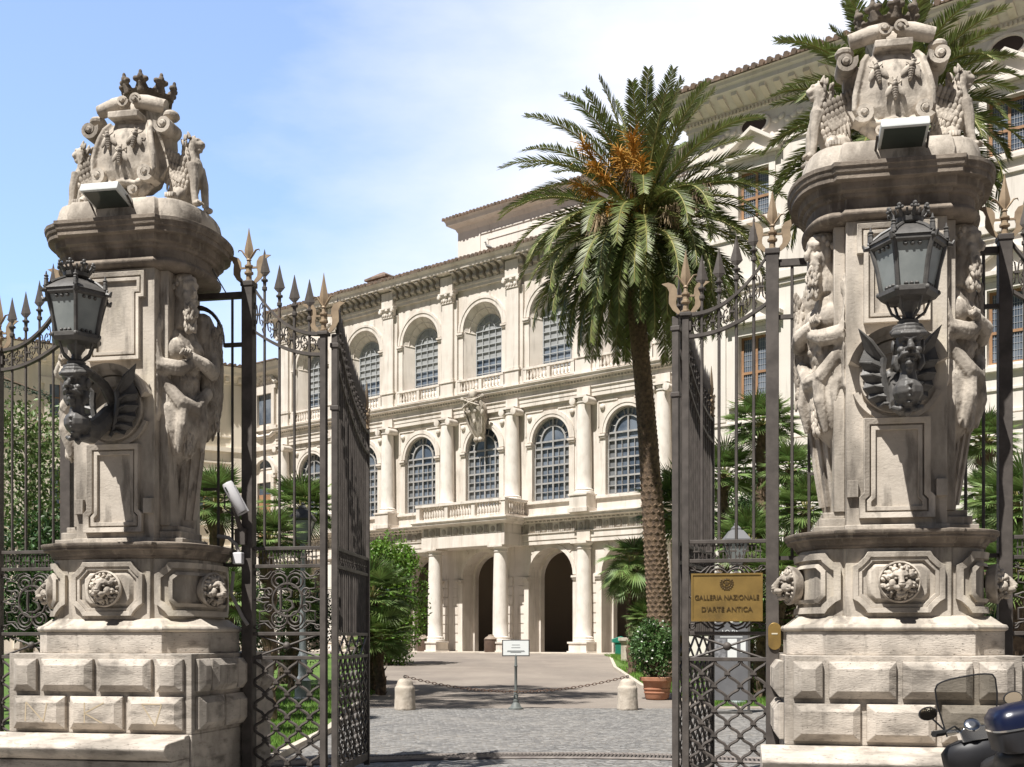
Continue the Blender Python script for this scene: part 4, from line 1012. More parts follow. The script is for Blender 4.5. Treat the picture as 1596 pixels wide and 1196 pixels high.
    mb.sweep(offs(pe,.004),[(.0,5.716),(.0,5.80),(.025,5.81),(.035,5.83),(.035,5.845),(.075,5.86),(.085,5.93),(.15,5.935),(.15,5.99),(.165,5.995),(.175,6.04),(.185,6.045),(.185,6.085),(.0,6.11)]); mb.build('entablature',travd,t,50,.003)
    pc=plan(.455,.05,.78,.74,16)
    mb=MB(); mb.sweep(pc,[(.07,6.09),(.075,6.20),(.06,6.25),(.05,6.30),(.03,6.335),(.0,6.345)]); mb.build('crest_plinth',carv,t,45,.006)
    cs=obj('cartouche',CART[0],carv,t); obj('scroll',CART[1],carv,cs)
    for x,z,a in ((-.15,6.86,-10),(.15,6.86,10),(.0,6.68,0)):
        b=obj('bee',BEE,carv,cs); b.location=CZ(Vector((x,-.59+.06*(abs(x)/.25)**2+(.012 if z>6.7 else 0),z))); b.rotation_euler=(R(-8),R(a),0); b.scale=(1.12,1.2,1.12)
    obj('griffin',GRF[0],carv,t); obj('griffin',GRF[1],carv,t)
    obj('crown',CROWN,soot,t)
    obj('atlas_figure',ATL[0],carv,t); obj('atlas_figure',ATL[1],carv,t)
    if graf:
        pm=M_('faded_ochre_paint',(.44,.36,.25),rough=.9)
        yq=-hw-.0955
        for nm,cx,st in (('graffiti_letter',-.66,[[(-.13,-.09),(-.12,.11),(.08,-.09),(.12,.10)]]),('graffiti_letter',-.01,[[(-.10,-.10),(-.10,.11)],[(.12,.11),(-.10,.0),(.10,-.10)]]),('graffiti_letter',.655,[[(-.12,.10),(.03,-.12),(.10,.10),(-.12,.10)]])):
            mb=MB()
            for s_ in st:
                for p,q in zip(s_,s_[1:]):
                    d=Vector((q[0]-p[0],q[1]-p[1])).normalized()*.007; nx,nz_=-d.y,d.x
                    mb.add([(cx+p[0]-nx,yq,.872+p[1]-nz_),(cx+p[0]+nx,yq,.872+p[1]+nz_),(cx+q[0]+nx,yq,.872+q[1]+nz_),(cx+q[0]-nx,yq,.872+q[1]-nz_)],[(0,1,2,3)])
            mb.build(nm,pm,t,0)
    return t
CART=cartouche_mesh(); GRF=(griffin_mesh(-1),griffin_mesh(1)); CROWN=crown_mesh(); ATL=(atlas_mesh(-1),atlas_mesh(1))
PLX=(-4.155,3.86)
pilL=build_pillar(PLX[0],'carved travertine gate pillar with ochre letters painted on its lower diamond blocks, beside the security camera',True)
pilR=build_pillar(PLX[1],'carved travertine gate pillar with the black scooter parked at its foot')
# ------------------------------------------------------------------ wall lanterns
lglass=M_('frosted_lantern_glass',(.30,.32,.31),(.22,.24,.235),rough=.35,scale=4)
def bracket_mesh():
    """capped grotesque head above a scaly breast that curls back to the wall"""
    m=MB(); S=m.sph; T=m.tube
    S((0,-1.50,4.19),(.125,.145,.17)); S((0,-1.56,4.10),(.10,.10,.09))                    # skull, jaw
    S((0,-1.50,4.325),(.175,.175,.055)); S((0,-1.51,4.365),(.15,.15,.04)); T([(-.15,-1.58,4.29),(-.08,-1.665,4.275),(.08,-1.665,4.275),(.15,-1.58,4.29)],.026,8)
    T([(-.10,-1.60,4.235),(-.05,-1.655,4.245),(0,-1.645,4.225),(.05,-1.655,4.245),(.10,-1.60,4.235)],.024,8)     # brow
    T([(0,-1.64,4.21),(0,-1.70,4.15),(0,-1.70,4.125)],[.022,.034,.036],8)
    for s in (-1,1):
        S((s*.035,-1.67,4.13),(.022,.022,.018)); S((s*.055,-1.63,4.195),(.024,.02,.016)); S((s*.075,-1.605,4.13),(.042,.04,.04))
        T([(s*.01,-1.675,4.095),(s*.06,-1.65,4.085),(s*.10,-1.60,4.05)],[.018,.024,.012],6)
        S((s*.135,-1.50,4.19),(.022,.045,.065)); T([(s*.11,-1.52,4.10),(s*.12,-1.52,4.02),(s*.09,-1.53,3.95)],[.035,.04,.02],6)
    T([(-.05,-1.635,4.045),(0,-1.655,4.04),(.05,-1.635,4.045)],.014,6); S((0,-1.625,4.00),(.045,.04,.035)); S((0,-1.60,3.96),(.035,.035,.05))
    T([(0,-1.50,4.06),(0,-1.50,3.94),(0,-1.50,3.86)],[.085,.075,.09],10)
    S((0,-1.50,3.76),(.145,.15,.135)); S((0,-1.44,3.67),(.11,.13,.08))
    T([(0,-1.44,3.70),(0,-1.25,3.70),(0,-1.05,3.82),(0,-.88,3.95),(0,-.74,4.0)],[.13,.13,.115,.11,.13],10)
    for i in range(4): T([(-.14+.012*i,-1.50,3.84-.055*i),(0,-1.655+.006*i*i,3.80-.055*i),(.14-.012*i,-1.50,3.84-.055*i)],.012,5)
    for s in (-1,1): T([(s*.03,-1.47,3.62),(s*.08,-1.53,3.585),(s*.13,-1.49,3.61),(s*.12,-1.44,3.63)],[.04,.032,.026,.014],6)
    T([(0,-1.45,3.61),(0,-1.50,3.55),(0,-1.47,3.53)],[.05,.035,.015],6)
    T([(0,-.74,4.12),(0,-.95,4.29),(0,-1.25,4.37),(0,-1.5,4.385)],[.07,.06,.05,.05],8)
    m.lathe([(.02,0),(.14,0),(.15,.03),(.10,.06),(.02,.06)],16,(0,-.722,4.02),RX)
    return sculpt('bracket',m,.008,1,.003,.03)
def wing_mesh():
    """bat-like wings: an upright spine, one long finger and short ribs joined by a scalloped web"""
    m=MB()
    for s in (-1,1):
        Y=-.98
        roots=[Vector((s*x,Y+.05,z)) for x,z in ((.15,4.22),(.16,4.12),(.15,4.02),(.13,3.92),(.11,3.83),(.09,3.76))]
        tips=[Vector((s*x,Y+y,z)) for x,y,z in ((.40,.02,4.52),(.385,.10,4.20),(.37,.13,4.07),(.34,.14,3.94),(.29,.14,3.83),(.20,.12,3.74))]
        m.tube([Vector((s*.08,Y+.02,3.70))]+roots[::-1],[.02,.025,.03,.034,.034,.036,.038],6)
        for r,t in zip(roots,tips): m.tube([r,r.lerp(t,.5)+Vector((0,-.05,.01)),t],[.024,.018,.005],6)
        for i in range(5):
            mid=(tips[i]+tips[i+1])/2; rm=(roots[i]+roots[i+1])/2; mid=rm.lerp(mid,.78 if i==0 else .86); o=Vector((0,.012,0))
            c0=roots[i].lerp(tips[i],.5)+Vector((0,-.05,.01)); c1=roots[i+1].lerp(tips[i+1],.5)+Vector((0,-.05,.01)); cm=rm.lerp(mid,.5)+Vector((0,.02,0))
            for A,B,C,D in ((roots[i],c0,cm,rm),(c0,tips[i],mid,cm),(rm,cm,c1,roots[i+1]),(cm,mid,tips[i+1],c1)):
                m.loft([[A+o,B+o,C+o,D+o],[A,B,C,D]])
    return m.mesh('wings',30)
WINGB=(bracket_mesh(),wing_mesh())
def lantern(gx,label):
    W=GW(gx,-.20); K=.92; t=thing('wall_lantern',label,'lantern',W+Matrix.Rotation(-AL,3,'Z')@(Vector((0,-.78,4.55))*(1-K)),-AL,'crowned iron lanterns on the gate pillars'); t.scale=(K,K,K)
    b=obj('bracket',WINGB[0],lampm,t); obj('wing',WINGB[1],lampm,b)
    c=(0,-1.52,0); n=6; A=[2*PI*i/n for i in range(n)]
    f=MB(); 
    f.lathe([(.05,4.36),(.09,4.38),(.10,4.42),(.06,4.45),(.05,4.50),(.07,4.54),(.09,4.56),(.10,4.60)],12,c)
    f.lathe([(.12,4.60),(.25,4.62),(.285,4.66),(.285,4.70),(.25,4.715),(.24,4.69)],6,c)
    f.lathe([(.335,5.10),(.36,5.12),(.36,5.16),(.335,5.17),(.30,5.13)],6,c)
    for a in A:
        p0=Vector((.245*cos(a),-1.52+.245*sin(a),4.70)); p1=Vector((.335*cos(a),-1.52+.335*sin(a),5.12)); mid=(p0+p1)/2+Vector((cos(a)*-.012,sin(a)*-.012,0)); f.tube([p0,mid,p1],.024,6)
        f.tube([(.36*cos(a),-1.52+.36*sin(a),5.14),(.40*cos(a),-1.52+.40*sin(a),5.13),(.42*cos(a),-1.52+.42*sin(a),5.17)],[.03,.025,.01],6)
        f.tube([(.07*cos(a),-1.52+.07*sin(a),4.44),(.15*cos(a),-1.52+.15*sin(a),4.50),(.20*cos(a),-1.52+.20*sin(a),4.62)],.014,5)
        f.sph((.27*cos(a),-1.52+.27*sin(a),4.68),.028,None,6,5)
    f.build('frame',lampm,t,35)
    for i,a in enumerate(A):
        b2=A[(i+1)%n]; g=MB(); q=lambda r,aa,z:(r*cos(aa),-1.52+r*sin(aa),z)
        g.add([q(.235,a,4.705),q(.235,b2,4.705),q(.325,b2,5.125),q(.325,a,5.125)],[(0,1,2,3)]); g.build('pane',lglass,t,0)
        e=MB()
        for z,r in ((4.73,.237),(5.08,.316)):
            for u in (.3,.5,.7): p=Vector(q(r+.004,a,z)).lerp(Vector(q(r+.004,b2,z)),u); e.sph(p,(.022,.022,.02),None,6,4)
        e.build('pane_ornament',lampm,t,30)
    r=MB(); r.lathe([(.375,5.16),(.36,5.18),(.24,5.26),(.15,5.31),(.12,5.325),(.10,5.33)],6,c)
    for a in A: r.tube([(.37*cos(a),-1.52+.37*sin(a),5.17),(.25*cos(a),-1.52+.25*sin(a),5.265),(.13*cos(a),-1.52+.13*sin(a),5.33)],.018,6)
    r.build('roof',lampm,t,30)
    for a in A:
        x,y=.345*cos(a),-1.52+.345*sin(a); p=MB()
        p.tube([(x,y,5.19),(x,y,5.26),(x,y,5.34)],[.03,.022,.006],6); 
        for z in (5.22,5.26,5.29): p.sph((x,y,z),(.028,.028,.014),None,6,4)
        p.build('pinnacle',lampm,t,35)
    k=MB(); k.lathe([(.10,5.33),(.135,5.35),(.14,5.39),(.12,5.40),(.145,5.43),(.13,5.43)],16,c)
    for i in range(8):
        a=2*PI*i/8+.2; x,y=cos(a),sin(a)
        k.tube([(.13*x,-1.52+.13*y,5.40),(.165*x,-1.52+.165*y,5.44),(.18*x,-1.52+.18*y,5.48)],[.022,.018,.012],6)
        for dz,dr,sz in ((5.49,.185,.022),(5.46,.195,.018)): k.sph((dr*x,-1.52+dr*y,dz),sz,None,6,5)
        for s in (-1,1): k.sph((.185*cos(a+s*.16),-1.52+.185*sin(a+s*.16),5.465),.016,None,6,5)
        k.tube([(.14*cos(a+.39),-1.52+.14*sin(a+.39),5.42),(.165*cos(a+.39),-1.52+.165*sin(a+.39),5.46)],.012,5)
    k.build('crown',lampm,t,35)
    return t
lantern(PLX[0],'crowned iron lantern on a winged grotesque bracket on the pillar beside the security camera')
lantern(PLX[1],'crowned iron lantern on a winged grotesque bracket on the pillar behind the scooter')
# ------------------------------------------------------------------ floodlights on the pillar tops
fbody=M_('white_floodlight_metal',(.62,.64,.62),(.54,.56,.55),rough=.5,scale=6); fgl=M_('floodlight_glass',(.06,.07,.06),rough=.15)
def flood(gx,label):
    W=GW(gx,-.20); t=thing('floodlight',label,'floodlight',W+Vector((0,0,6.16)),-AL,'floodlights on the pillar tops')
    M=Matrix.Translation((.03,-.93,.14))@Matrix.Rotation(R(-14),4,'X')
    b=MB(M); b.loft([[(-a,-d,z),(a,-d,z),(a,e,z),(-a,e,z)] for a,d,e,z in ((.21,.17,.17,-.035),(.215,.175,.175,-.01),(.21,.17,.17,.05),(.16,.10,.14,.085))]); b.build('housing',fbody,t,30,.006)
    g=MB(M); g.box(-.185,.185,-.145,.145,-.042,-.036); g.build('glass',fgl,t,0)
    k=MB(); 
    for s in (-1,1): k.tube([(.03+s*.225,-.93,.15),(.03+s*.23,-.80,.05),(.03+s*.2,-.72,.02)],.012,6)
    k.tube([(.05,-.78,.12),(.10,-.70,.05),(.16,-.60,.10)],.01,5)
    k.build('mounting',iron,t,30)
flood(PLX[0],'white floodlight tilted on the pillar top beside the security camera'); flood(PLX[1],'white floodlight below the shield on the pillar top above the scooter')
# ------------------------------------------------------------------ wrought iron gateway
def spiral(cx,cz,r,a0,turns,sx=1,n=22,r1=.22):
    return [(cx+sx*r*(1-t*(1-r1))*cos(a0+2*PI*turns*t),cz+r*(1-t*(1-r1))*sin(a0+2*PI*turns*t)) for t in [i/n for i in range(n+1)]]
def wire(mb,pts,r=.011,y=0,n=4): mb.tube([(x,y,z) for x,z in pts],r,n)
def spear_mesh():
    m=MB(); m.lathe([(.018,-.16),(.030,-.15),(.030,-.12),(.018,-.11),(.022,-.06),(.040,-.05),(.040,-.035),(.02,-.025),(.016,.0)],8)
    L=[]
    for z,a,b in ((0,.02,.014),(.035,.055,.018),(.06,.066,.02),(.045,.066,.02),(.08,.058,.022),(.16,.036,.018),(.25,.016,.01),(.31,.002,.002)):
        L.append([(-a,0,z),(0,-b,z),(a,0,z),(0,b,z)])
    m.loft(L); return m.mesh('spearhead',20)
SPEAR=spear_mesh()
def finial_mesh():
    m=MB(); m.lathe([(.035,0),(.05,.01),(.05,.03),(.032,.04),(.032,.11),(.052,.125),(.052,.15),(.034,.16),(.034,.21),(.048,.225),(.048,.245),(.026,.26),(.02,.31),(.03,.32),(.022,.34)],10)
    L=[]
    for z,a,b in ((.33,.02,.02),(.40,.045,.025),(.46,.055,.028),(.52,.045,.025),(.66,.020,.014),(.78,.002,.002)): L.append([(-a,0,z),(0,-b,z),(a,0,z),(0,b,z)])
    m.loft(L)
    for s in (-1,1):
        m.tube([(s*.015,0,.34),(s*.05,0,.40),(s*.085,0,.46),(s*.12,0,.47),(s*.13,0,.44)],[.018,.02,.016,.012,.004],6,flat=.6)
        P_=[(.05,.01),(.085,-.01),(.145,.05),(.185,.13),(.185,.21),(.18,.27),(.205,.33),(.265,.375),(.19,.39),(.125,.36),(.095,.30),(.09,.22),(.105,.15),(.10,.09)]
        m.ext([(s*x,z) for x,z in (P_ if s>0 else P_[::-1])],-.006,.006)
        m.box(min(s*.03,s*.10),max(s*.03,s*.10),-.01,.01,.20,.225)
    return m.mesh('finial',25)
FIN=finial_mesh()
def bars(name,t,fn,m=iron,ang=30):
    mb=MB(); fn(mb); return mb.build(name,m,t,ang)
ZR=(2.66,2.46,1.70,1.43,.10)
def scrollwork(mb,x0,x1,z0,z1,mono=True):
    cx,cz=(x0+x1)/2,(z0+z1)/2; w=(x1-x0)/2; h=(z1-z0)/2
    ringp=[(cx+.175*cos(2*PI*i/28),cz+.185*sin(2*PI*i/28)) for i in range(28)]
    mb.tube([(x,0,z) for x,z in ringp],.014,6,closed=True)
    for sx in (-1,1):
        for sz in (-1,1):
            X=lambda p:[(cx+sx*a,cz+sz*b) for a,b in p]
            big=[(.10-.0+.105*(1-t*.72)*cos(PI*.95-5.6*2*t*.95),h-.155+.105*(1-t*.72)*sin(PI*.95-5.6*2*t*.95)) for t in [i/26 for i in range(27)]]
            wire(mb,X([(.0,h-.26),(.0,h-.2)]+big),.012)
            wire(mb,X([(.03,h-.06),(.10,h-.02),(.17,h-.045),(.225,h-.12),(w-.06,h-.12),(w-.06,.13),(w-.15,.12),(w-.18,.07)]),.011)
            sm=[(w-.175+.065*(1-t*.65)*cos(-PI/2+7.5*t),.085+.065*(1-t*.65)*sin(-PI/2+7.5*t)) for t in [i/18 for i in range(19)]]
            wire(mb,X(sm),.011); wire(mb,X([(.19,h-.035),(.27,h-.10),(.33,h-.085),(w-.03,h-.05)]),.010)
            wire(mb,X([(w-.03+.035*cos(7*t),h-.06+.035*(1-t*.6)*sin(7*t)) for t in [i/10 for i in range(11)]]),.008)
            wire(mb,X([(w-.17,.02),(w-.1,.03),(w-.05,.01),(w,.0)]),.010)
def monogram(mb,cx,cz,y=0):
    B=[(-.055,-.12),(-.06,.0),(-.055,.12),(.02,.13),(.07,.10),(.065,.04),(.0,.01),(.075,-.02),(.09,-.08),(.03,-.125),(-.08,-.12)]
    mb.tube([(cx+a,y,cz+b) for a,b in B],[.016,.02,.016,.012,.018,.016,.01,.016,.02,.014,.01],6)
    mb.tube([(cx-.09,y,cz+.12),(cx-.055,y,cz+.12)],.012,5)
def fleurband(mb,x0,x1,z0,z1,step=.125):
    n=max(1,round(abs(x1-x0)/step)); h=z1-z0
    for i in range(n):
        x=lerp(x0,x1,(i+.5)/n)
        mb.box(x-.035,x+.035,-.012,.012,z0+h*.5-.008,z0+h*.5+.008)
        for s in (-1,1): mb.box(x+s*.022-.005,x+s*.022+.005,-.006,.006,z0+.01,z1-.01)
        x2=lerp(x0,x1,(i+1)/n)
        if i<n-1:
            for sz in (-1,1):
                c=z0+h*(.5+sz*.25)
                for s in (-1,1): mb.tube([(x2,0,c-sz*.03),(x2+s*.012,0,c+sz*.01),(x2+s*.03,0,c+sz*.02),(x2+s*.03,0,c-sz*.005)],.006,4)
                mb.tube([(x2,0,c-sz*.04),(x2,0,c+sz*.04)],.007,4)
def lattice(mb,x0,x1,z0,z1,p=.26):
    w=x1-x0; n=max(2,round(w/(p/2))); st=w/n; m_=int((z1-z0)/p*8)
    for j in range(n):
        xc=x0+(j+.5)*st; pts=[]
        for i in range(m_+1):
            z=z1-(z1-z0)*i/m_; q=cos(2*PI*(z1-z-.13)/p); q=math.copysign(abs(q)**.75,q); pts.append((xc+(-1)**j*st*.46*q,0,z))
        mb.tube(pts,.0175,5)
    k=0
    for j in range(n+1):
        z=z1-.13-(0 if j%2 else p/2)
        if z>z1-.02: z-=p
        while z>z0+.03:
            x=x0+j*st; mb.box(max(x0,x-.032),min(x1,x+.032),-.024,.024,z-.012,z+.012); z-=p
def xbrace(mb,x0,x1,z0,z1):
    mb.tube([(x0,-.008,z0),(x1,-.008,z1)],.013,5); mb.tube([(x0,.008,z1),(x1,.008,z0)],.013,5)
def rails(mb,x0,x1,zs=ZR[:4]):
    for z in zs: mb.box(x0,x1,-.022,.022,z-.02,z+.02)
def topcurve(d,L,z0,z1,n=16,sh=2.2): return [(d*(L*i/n),z1+(z0-z1)*(1-i/n)**sh) for i in range(n+1)]
def band(t,up,lo):
    """two swooping bars with scrolls between"""
    mb=MB()
    for c in (up,lo): mb=MB(); mb.loft([[(x,-.03,z-.018),(x,.03,z-.018),(x,.03,z+.018),(x,-.03,z+.018)] for x,z in c]); mb.build('swept_rail',iron,t,40)
    s=MB()
    n=len(up)
    for i in range(1,n-1,2):
        (xa,za),(xb,zb)=up[i],lo[i]
        zc=(za+zb)/2; h=abs(za-zb)
        for sz in (-1,1):
            for sx in (-1,1):
                s.tube([(xa+sx*.008,0,zc),(xa+sx*.02,0,zc+sz*h*.22),(xa+sx*.042,0,zc+sz*h*.30),(xa+sx*.052,0,zc+sz*h*.20),(xa+sx*.038,0,zc+sz*h*.14)],.008,4)
        s.box(xa-.03,xa+.03,-.012,.012,zc-.01,zc+.01)
    s.build('scroll_band',iron,t,30)
def interp(c,x):
    for (a,za),(b,zb) in zip(c,c[1:]):
        if min(a,b)-1e-6<=x<=max(a,b)+1e-6: return lerp(za,zb,(x-a)/(b-a))
    return c[-1][1]
def rodspear(t,x,z0,z1,sc_=1,spear=True):
    mb=MB(); mb.tube([(x,0,z0),(x,0,z1)],.0165,6); r=mb.build('rod',iron,t,40)
    if spear: s=obj('spearhead',SPEAR,iron,r); s.location=(x,0,z1); s.scale=(sc_,sc_,sc_)
    return r
def panel(x,d,label,mono=False,filler=True):
    """fixed gate panel: stout post at the pillar, slim post .89 m further on (d=+1 to the right)"""
    t=thing('side_gate',label,'side gate',GW(x,0),-AL,'fixed iron side gates beside the pillars')
    W=.89
    p=MB(); p.box(-.065,.065,-.065,.065,0,5.66); p.box(-.075,.075,-.075,.075,5.62,5.68); p.build('post',iron,t,0,.008)
    f=obj('finial',FIN,gold,t); f.location=(0,0,5.67); f.scale=(1,1,.80)
    q=MB(); q.box(d*W-.035,d*W+.035,-.04,.04,0,5.03); q.box(d*W-.06,d*W+.06,-.06,.06,5.03,5.07); q.box(min(d*W,d*W-d*.06),max(d*W,d*W-d*.06),-.03,.03,4.88,5.0); q.build('slim_post',iron,t,0,.006)
    f=obj('finial',FIN,gold,t); f.location=(d*W,0,5.07); f.scale=(.95,.95,.85)
    up=[(d*.065+x_*(W-.10)/W,z) for x_,z in topcurve(d,W,5.60,5.05)]; lo=[(d*.065+x_*(W-.10)/W,z) for x_,z in topcurve(d,W,5.12,4.82,16,1.9)]
    band(t,up,lo)
    a,b=sorted((d*.06,d*(W-.03)))
    for z in ZR[:4]: r=MB(); rails(r,a,b,(z,)); r.build('rail',iron,t,0,.004)
    for i in range(4):
        xx=d*(W*(i+1)/5+.01); rodspear(t,xx,ZR[0],interp(up,xx)+.30)
    m=MB(); fleurband(m,a+.02,b-.02,ZR[1],ZR[0]); m.build('ornament_band',iron,t,30)
    m=MB(); scrollwork(m,a+.01,b-.01,ZR[2]+.02,ZR[1]-.02); m.build('scroll_panel',iron,t,40)
    if mono:
        m=MB(); monogram(m,(a+b)/2,(ZR[1]+ZR[2])/2); m.build('monogram',iron,t,40)
    m=MB(); xbrace(m,a,b,ZR[3],ZR[2]); m.build('cross_brace',iron,t,40)
    m=MB(); m.sph(((a+b)/2,-.02,(ZR[2]+ZR[3])/2),(.045,.04,.045)); m.build('boss',iron,t,40)
    m=MB(); lattice(m,a,b,.08,ZR[3]-.02); m.box(a,b,-.02,.02,.06,.10); m.build('lattice',iron,t,40)
    if filler:
        e=-d; m=MB(); a2,b2=sorted((e*.06,e*.62)); m.box(a2,b2,-.03,.03,5.50,5.57); m.build('pillar_tie',iron,t,35)
        arcp=[(e*(.62-.32*sin(PI/2*i/8)),5.42-.44*(1-cos(PI/2*i/8))) for i in range(9)]
        m=MB(); m.loft([[(x_,-.025,z-.025),(x_,.025,z-.025),(x_,.025,z+.025),(x_,-.025,z+.025)] for x_,z in arcp]); a3,b3=sorted((e*.06,e*.30)); m.box(a3,b3,-.022,.022,4.955,4.998); m.build('curved_brace',iron,t,35)
        m=MB(); m.box(min(e*.06,e*.55),max(e*.06,e*.55),-.02,.02,2.46,2.50); m.build('pillar_tie',iron,t,35)
        m=MB(); m.box(min(e*.37,e*.55),max(e*.37,e*.55),-.015,.015,3.33,3.36); m.build('pillar_tie',iron,t,35)
        for xx,z1 in ((.20,5.5),(.37,5.27)): rodspear(t,e*xx,2.48,z1,1,False)
    return t
pA=panel(-3.03,1,'narrow iron side gate between the security camera and the left open leaf')
pB=panel(2.75,-1,'narrow iron side gate carrying the brass gallery plaque')
pC=panel(-5.28,-1,'iron side gate with a letter in its ring, left of the left pillar',True)
pD=panel(5.02,1,'dark iron side gate right of the scooter pillar, cut by the photo edge')
pm_=MB(); monogram(pm_,.44,2.08); pm_.build('monogram',iron,pA,40)
# further fence runs outside the pillars
# open leaves
def leaf(hx,hy,ang,label,n=15):
    t=thing('gate_leaf',label,'gate leaf',GW(hx,hy),0,'open iron gate leaves'); t.rotation_euler=(0,0,-AL+ang)
    L=1.86
    f=MB(); f.box(-.035,.035,-.035,.035,.02,5.05); f.box(-.045,.045,-.05,.05,4.9,4.95); f.box(-.045,.045,-.05,.05,4.2,4.25); f.build('stile',iron,t,0,.006); f=MB(); f.box(L-.03,L+.03,-.035,.035,.03,4.32); f.build('stile',iron,t,0,.006)
    fi=obj('finial',FIN,gold,t); fi.location=(L,0,4.32); fi.scale=(.9,.9,.8)
    up=[(.03+x_*(L-.06)/L,z) for x_,z in topcurve(1,L,5.05,4.28,20,1.9)]; lo=[(.03+x_*(L-.06)/L,z) for x_,z in topcurve(1,L,4.72,4.02,20,1.8)]
    band(t,up,lo)
    for z in ZR[:4]: r=MB(); rails(r,.035,L-.03,(z,)); r.build('rail',iron,t,0,.004)
    for i in range(n):
        xx=lerp(.03,L-.03,(i+1)/(n+1)); rodspear(t,xx,ZR[0],interp(up,xx)+.28,.9)
    m=MB(); fleurband(m,.05,L-.05,ZR[1],ZR[0]); m.build('ornament_band',iron,t,30)
    for i in range(n): m=MB(); xx=lerp(.03,L-.03,(i+1)/(n+1)); m.tube([(xx,0,ZR[2]),(xx,0,ZR[1])],.0145,5); m.build('lower_bar',iron,t,40)
    m=MB()
    for i in range(4): a=lerp(.035,L-.03,i/4); b=lerp(.035,L-.03,(i+1)/4); xbrace(m,a,b,ZR[3],ZR[2])
    m.build('cross_brace',iron,t,40)
    m=MB(); lattice(m,.035,L-.03,.20,ZR[3]-.02); m.box(.035,L-.03,-.02,.02,.10,.20); m.build('lattice',iron,t,40)
    k=MB(); k.box(L-.09,L-.03,-.045,.045,1.95,2.2); k.build('lock_case',iron,t,0,.005)
    return t
leaf(-2.03,.06,R(97),'open iron gate leaf beside the left narrow side gate, seen nearly edge on')
leaf(1.755,.06,R(79.5),'open iron gate leaf behind the brass gallery plaque, seen nearly edge on')
# brass plaque and lock plate
brass=M_('aged_brass',(.36,.235,.075),(.25,.165,.055),rough=.42,scale=3.5,metal=.55,bump=.001,bscale=30,stain=[((.13,.09,.045),2.4,(1,1,1),.55,.75,.6)])
brassd=M_('darkened_brass_lettering',(.085,.055,.022),rough=.5,metal=.3)
t=thing('gallery_plaque','brass plaque with raised lettering hung on the right narrow side gate','plaque',GW(2.285,-.075,2.075),-AL)
m=MB(); m.box(-.365,.365,-.008,.012,-.25,.25); m.build('plate',brass,t,0,.004)
m=MB(); frame2(m,[(-.365,-.25),(.365,-.25),(.365,.25),(-.365,.25)],.018,-.017,-.0085); m.build('rim',brass,t,0)
for body,size,z,wd in (("GALLERIA NAZIONALE",.075,-.002,.655),("D'ARTE ANTICA",.075,-.125,.52)):
    me=text_mesh(body,size,.004); xs=[v.co.x for v in me.vertices]; s=wd/(max(xs)-min(xs)); o=obj('lettering',me,brassd,t); o.rotation_euler=(PI/2,0,0); o.location=(0,-.012,z); o.scale=(s,.95,1)
m=MB()
st=[]
for i in range(10): a=PI/2+PI*i/5; r=.034 if i%2==0 else .014; st.append((r*cos(a),.145+r*sin(a)))
m.ext(st,-.016,-.0085); m.tube([(.042*cos(2*PI*i/20),-.012,.145+.042*sin(2*PI*i/20)) for i in range(20)],.005,5,closed=True)
for i in range(12): a=2*PI*i/12; m.box(.047*cos(a)-.006,.047*cos(a)+.006,-.014,-.009,.145+.047*sin(a)-.006,.145+.047*sin(a)+.006)
for s in (-1,1):
    for i in range(6): a=-PI/2+s*(.35+.36*i); m.sph((.062*cos(a),-.012,.143+.062*sin(a)),(.012,.004,.008),(0,-math.degrees(a),0),6,4)
m.box(-.03,.03,-.014,-.009,.078,.090); m.build('emblem',brassd,t,30)
t=thing('lock_plate','oblong brass letter plate with a slot on the post right of the brass plaque','lock plate',GW(2.77,-.075,1.67),-AL)
m=MB(); m.ext([(.065*cos(a)*1.0,(.075 if sin(a)>0 else -.075)+.065*sin(a)) for a in [2*PI*i/28 for i in range(28)]],-.012,.008); m.build('plate',brass,t,30,.003)
m=MB(); m.box(-.03,.03,-.016,-.013,.02,.034); m.build('slot',M_('pale_slot',(.6,.55,.42),rough=.4),t,0)
# ------------------------------------------------------------------ security camera on the left post
camw=M_('white_camera_plastic',(.66,.65,.66),rough=.45)
t=thing('security_camera','white tube security camera on a bracket by the left gate post','security camera',GW(-3.08,-.16,3.0),-AL)
M=Matrix.Translation((.0,-.12,.22))@Matrix.Rotation(R(-26),4,'Y')@Matrix.Rotation(R(12),4,'X')
m=MB(M); m.lathe([(.055,-.19),(.06,-.18),(.062,.15),(.055,.17),(.02,.175)],20); m.lathe([(.068,-.21),(.068,.10),(.060,.10),(.060,-.21)],20,a0=-.3,a1=PI+.3); m.build('housing',camw,t,35)
m=MB(M); m.lathe([(.052,-.192),(.030,-.188),(.02,-.196),(.001,-.197)],16); m.build('lens',fgl,t,35)
m=MB(M); m.box(-.03,-.012,-.066,-.062,.07,.13); m.build('dark_sticker',fgl,t,0)
m=MB(); m.tube([(-.02,-.09,.12),(-.01,-.02,.0),(.0,.02,-.10),(.02,.08,-.16)],.028,8); m.box(-.06,.06,.02,.09,-.30,-.12); m.build('bracket',iron,t,35)
m=MB(); m.tube([(-.04,-.10,.33),(-.14,-.06,.24),(-.16,-.02,.1),(-.06,.0,.02)],.01,5); m.build('cable',iron,t)
cab=M_('grey_conduit',(.32,.30,.28),rough=.6)
t=thing('cable_box','small pale junction box with curved conduit behind the left pillar cornice','junction box',GW(-3.06,-.10,2.50),-AL)
m=MB(); m.box(-.09,.02,-.08,.0,-.02,.11); m.build('box',camw,t,0,.01)
m=MB(); m.tube([(-.03,-.04,.11),(-.06,-.04,.2),(-.16,-.02,.28),(-.30,.0,.30)],.022,6); m.tube([(-.12,.02,-.1),(-.14,.0,-.35),(.0,.0,-.62),(.06,0,-.70)],.022,6); m.build('conduit',cab,t)
